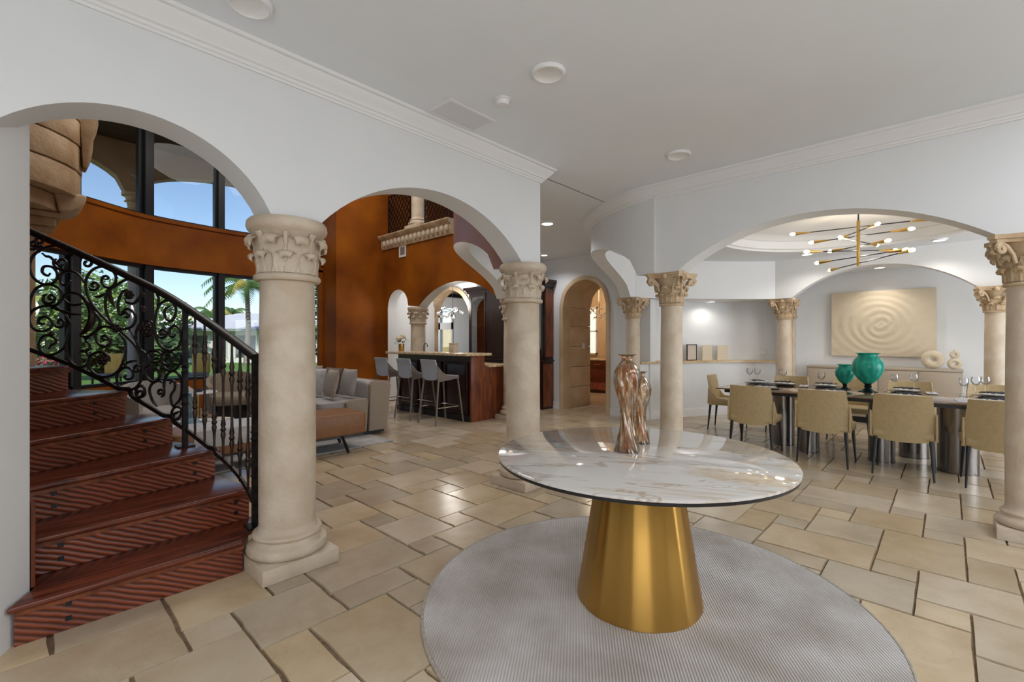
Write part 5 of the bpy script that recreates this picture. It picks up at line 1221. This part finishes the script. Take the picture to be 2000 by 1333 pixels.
# ---- stone pier with corbels at the left end of the window wall
pier = thing('stone_pier', 'big travertine block pier with curved corbel beside the living room windows', 'pier', (.10, 8.1, 0))
def blk(z0, z1, r, y, nm='stone_block'):
    pts = []
    for i in range(13):
        a = R(-80+125*i/12); pts.append((-1.0+r*math.cos(a), y+r*.72*math.sin(a)))
    pts += [(-1.2, y+.9), (-1.2, y-.9)]
    part(nm, MB().prism(pts, z0+.006, z1-.006), M['pier'], pier, bevel=.012, smooth=30)
px = lambda x: onV(x, 8.1)-.10
zp = lambda y: ZA(y, onV(140, 8.1), 8.1)
part('shaft', MB().box(-.9, -.1, 0, px(69), .4, zp(462)), M['pier'], pier, bevel=.01)
part('capital', MB().box(-.9,-.15,zp(462),px(92),.4,zp(452)).box(-.9,-.2,zp(452),px(108),.4,zp(436)).box(-.9,-.22,zp(436),px(119),.4,zp(425)), M['pier'], pier, bevel=.02, seg=3)
zs_ = [zp(425), zp(395), zp(345), zp(296), zp(250), zp(205), 6.25]
for k in range(6): blk(zs_[k], zs_[k+1], px((117, 158, 161, 163, 165, 167)[k])+1.0, 0)
part('corbel', MB().prism([(px(112), zp(424)), (px(135), zp(422)), (px(152), zp(414)), (px(163), zp(400)), (px(165), zp(388)), (px(100), zp(388))], -.3, .35, 'y'), M['block'], pier, bevel=.02, seg=3)
part('scroll_bracket', MB().prism([(px(158), zp(332)), (px(166), zp(335)), (px(172), zp(322)), (px(176), zp(300)), (px(178), zp(275)), (px(184), zp(262)), (px(187), zp(245)), (px(187), zp(225)), (px(150), zp(225))], -.28, -.02, 'y'), M['pier'], pier, bevel=.015, seg=2)
# ================================================================== OUTDOORS
ptm = pm('patio_stucco', (.42,.29,.19), (.50,.36,.25), 2, .8)
VPT = 14.7
gnd = part('lawn', MB().box(-40, 11.6, -.12, 60, 90, -.02), pm('lawn_green', (.09,.20,.03), (.16,.32,.06), 3, .9), smooth=0); tag(gnd, 'green lawn beyond the patio', 'lawn'); gnd['kind'] = 'stuff'
struct(part('floor_patio', MB().box(-8, 11.4, -.015, 12, 15.4, 0.0), pm('patio_paving', (.50,.44,.36), (.60,.54,.45), 3, .7), smooth=0))
struct(part('ceiling_patio', MB().box(-8, 11.5, 6.2, 12, 15.0, 6.3), pm('patio_ceiling_boards', (.06,.042,.032), (.11,.078,.058), 3, .7, stretch=(.4,8,1)), smooth=0))
pa = lambda u: 5.0+.75*math.sqrt(max(1-((u-4.42)/2.30)**2, 0)); pb = lambda u: 5.0+.9*math.sqrt(max(1-((u+.35)/2.22)**2, 0))
wall_strip('wall_patio', lambda t: (Vector((t, VPT)), Vector((0,-1))), [(-8, 5.0), (-2.57, 5.0)]+span(pb, -2.57, 1.87)+[(2.12, 5.0)]+span(pa, 2.12, 6.72)+[(7.0, 5.0), (12, 5.0)], 6.2, .35, [ptm, ptm, ptm])
pst = pm('grey_patio_stone', (.34,.33,.32), (.42,.41,.40), 5, .7)
for x, l in ((262, 'tall grey patio column behind the stair scrollwork'), (628, 'tall grey patio column in the gap right of the first travertine column')):
    u = onV(x, VPT); t = thing('patio_column', l, 'column', (u, VPT, 0)); part('base', MB().lathe([(.22,0),(.22,.1),(.17,.14)], 28), pst, t); part('shaft', MB().lathe([(.135,.12),(.13,2.5),(.12,4.62)], 32), pst, t)
    part('capital', MB().lathe([(.12,4.60),(.15,4.63),(.13,4.66),(.15,4.78),(.20,4.80),(.16,4.83),(.19,4.92),(.25,4.94),(.25,5.0)], 16), M['travd'], t)
def foliage(n_, sx, sy, sz, sz0, lf, seed, mats, parent, loc, name='foliage'):
    rn = random.Random(seed); mb = MB()
    for k in range(n_):
        while True:
            x, y, z = rn.uniform(-1,1), rn.uniform(-1,1), rn.uniform(-1,1)
            if .25 < x*x+y*y+z*z < 1: break
        p = Vector((x*sx, y*sy, z*sz)); d = Vector((rn.uniform(-1,1), rn.uniform(-1,1), rn.uniform(-.8,.8))).normalized(); e = d.orthogonal().normalized(); l = lf*rn.uniform(.6,1.3)
        mb.add([p-d*l, p+e*l*.4, p+d*l, p-e*l*.4], [(0,1,2,3)], rn.randrange(len(mats)))
    o = part(name, mb, mats, parent, loc, smooth=0); o['kind'] = 'stuff'; return o
g1 = pm('leaf_bright', (.16,.27,.04), (.30,.40,.08), 8, .6); g2 = pm('leaf_mid', (.06,.14,.03), (.12,.22,.05), 8, .6); g3 = pm('leaf_dark', (.02,.05,.015), (.05,.10,.03), 8, .6); gp = pm('bougainvillea', (.50,.03,.08), (.65,.08,.16), 8, .6); trk = pm('bark', (.16,.12,.09), (.26,.21,.17), 12, .9)
def at(x, d): s = (x-CX)/F*d; return c2w(s, d)
for i, (x, d, zc, r, h, mt, l) in enumerate(((92,16,2.0,1.4,1.5,[g1,g2],'bushy bright green tree at the far left of the garden'),(172,20,2.5,1.6,2.0,[g2,g1],'green tree behind the widest window mullion'),(236,23.9,2.8,1.7,1.9,[g1,g2,g1],'yellow green tree behind the iron rosette'),(318,27.6,2.3,1.5,1.9,[g2,g3,g1],'dark green tree left of the white house'),(205,14.6,.95,.6,.65,[g3,g2],'low dark hedge under the trees'),(316,17.0,.95,.8,.65,[g2,g3],'low green hedge right of the mullion'),(610,22,2.8,1.3,2.3,[g3,g2],'dark green tree in the gap beside the first column'))):
    u, v = at(x, d); t = thing('tree' if h > 1 else 'hedge', l, 'tree' if h > 1 else 'hedge', (u, v, -.02), 0, 'garden trees'); t.location.z = -.019; foliage(1500, r, r, h, 0, .16, i, mt, t, (0,0,zc)); part('trunk', MB().tube([(0,0,0),(0,0,.2),(.05,0,zc*.5),(0,.05,zc)], [.14,.13,.11,.07], 8), trk, t)
for i, (u, v, r, h, mt, l) in enumerate(((-13,27,2.0,2.3,[g2,g3],'broad dark tree on the far left lawn'),(-8,29,1.9,2.6,[g1,g2],'bright broad tree left of the garden trees'),(-3.5,30,1.8,2.2,[g2,g1],'second bright tree behind the flowering bush'),(-.5,40,1.9,2.7,[g3,g2],'tall dark tree behind the bright left trees'),(-17.5,23,2.2,2.4,[g3,g2,g1],'leftmost far tree beyond the lawn'))):
    t = thing('tree', l, 'tree', (u, v, -.02), 0, 'garden trees'); t.location.z = -.019; foliage(1300, r, r, h, 0, .2, 60+i, mt, t, (0,0,h+.35)); part('trunk', MB().tube([(0,0,0),(0,0,.2),(.05,0,h*.5),(0,.05,h)], [.16,.15,.12,.08], 8), trk, t)
u, v = at(95, 13.5); t = thing('flower_bush', 'crimson flowering bush below the window at far left', 'bush', (u, v, 0)); foliage(420, .55, .5, .38, 0, .07, 31, [gp, gp, g2], t, (0,0,.55)); part('stem', MB().tube([(0,0,0),(0,0,.5)], .03, 6), trk, t)
def palm(x, d, ztop, l, seed, n_=18, fl_=2.3):
    u, v = at(x, d); t = thing('palm_tree', l, 'palm', (u, v, -.02), 0, 'palm trees'); rn = random.Random(seed)
    t.location.z = -.019; part('trunk', MB().tube([(0,0,0),(0,0,.3),(.1,.05,ztop*.5),(0,0,ztop)], [.17,.17,.13,.11], 10), trk, t)
    for k in range(n_):
        a = 2*math.pi*k/n_+rn.uniform(-.2,.2); up = rn.uniform(.1,1.1); mb = MB(); sp_ = []
        for j in range(9):
            f = j/8; sp_.append(Vector((math.cos(a)*fl_*f, math.sin(a)*fl_*f, up*fl_*f-1.25*fl_*f*f*(.6+.3*up))))
        mb.tube(sp_, [.03*(1-.8*j/8) for j in range(9)], 5); sd_ = Vector((-math.sin(a), math.cos(a), 0))
        for j in range(1, 9):
            for q_ in range(3):
                pq = sp_[j-1].lerp(sp_[j], q_/3)
                for s in (-1, 1):
                    e = pq+sd_*s*.50*math.sin(math.pi*min(1, (j+q_/3)/9.5)+.2)+Vector((0,0,-.28)); w3_ = (sp_[j]-sp_[j-1]).normalized()*.05
                    mb.add([pq-w3_, e, pq+w3_], [(0,1,2)], 0)
        part('frond', mb, pm('palm_gold', (.45,.36,.06), (.6,.5,.1), 5, .6) if k % 6 == 0 and 'palm_gold' not in bpy.data.materials else bpy.data.materials['palm_gold'] if k % 6 == 0 else g2, t, (0,0,ztop), smooth=0)
palm(482, 27, 4.7, 'tall palm tree above the white house roof', 1); palm(412, 41, 3.9, 'small palm left of the window mullion, behind the house', 2, 14, 1.8); palm(455, 44, 4.2, 'far palm behind the white house ridge', 4, 12, 1.6)
# neighbour house
u, v = at(455, 30); hs = thing('house', 'low white neighbouring house with pale hipped roof across the garden', 'house', (u, v, -.02), TH-R(90))
hw_ = pm('white_stucco', (.80,.78,.75), (.86,.84,.82), 2, .8)
part('wall', MB().box(-4.2, 0, 0, 7.5, 6, 2.15), hw_, hs, smooth=0)
part('roof', MB().add([(-4.8,-.6,2.15),(8.1,-.6,2.15),(8.1,6.6,2.15),(-4.8,6.6,2.15),(-1.4,3,3.35),(4.7,3,3.35)], [(0,1,5,4),(2,3,4,5),(1,2,5),(3,0,4),(0,3,2,1)]), pm('pale_roof', (.62,.62,.64), (.72,.72,.73), 6, .6), hs, smooth=0); part('fascia', MB().box(-4.8,-.62,2.02,8.1,-.58,2.17), pm('grey_fascia', (.30,.34,.34)), hs, smooth=0)
for x0, x1 in ((-2.9,-1.6),(-1.2,-.4),(.2,1.5),(3.2,4.6)):
    o = part('window', MB().box(x0,-.04,.35,x1,0,1.75), pm('dark_pane', (.10,.12,.13), rough=.1) if 'dark_pane' not in bpy.data.materials else bpy.data.materials['dark_pane'], hs, smooth=0); part('window_frame', MB().box(x0-.06,-.06,.3,x0,0,1.8).box(x1,-.06,.3,x1+.06,0,1.8).box(x0-.06,-.06,1.75,x1+.06,0,1.82), hw_, o, smooth=0)
yel = pm('yellow_canvas', (.75,.42,.08), (.85,.52,.14), 6, .7)
for x, d, l in ((220, 13.8, 'yellow lounge chair towel on the patio, left of the patio column'), (391, 14.2, 'yellow cushioned patio chair left of the window mullion')):
    u, v = at(x, d); t = thing('patio_chair', l, 'chair', (u, v, 0), TH-R(90), 'yellow patio chairs'); part('back', MB().box(-.26,0,.40,.26,.10,1.0), yel, t, bevel=.03); part('seat', MB().box(-.26,-.5,.30,.26,.05,.42), pm('grey_wicker', (.20,.20,.21)) if 'grey_wicker' not in bpy.data.materials else bpy.data.materials['grey_wicker'], t, bevel=.03)
    for sx_ in (-.22, .22):
        for sy_ in (-.42, .02): part('leg', MB().box(sx_-.02, sy_-.02, 0, sx_+.02, sy_+.02, .31), M['black'], t, smooth=0)
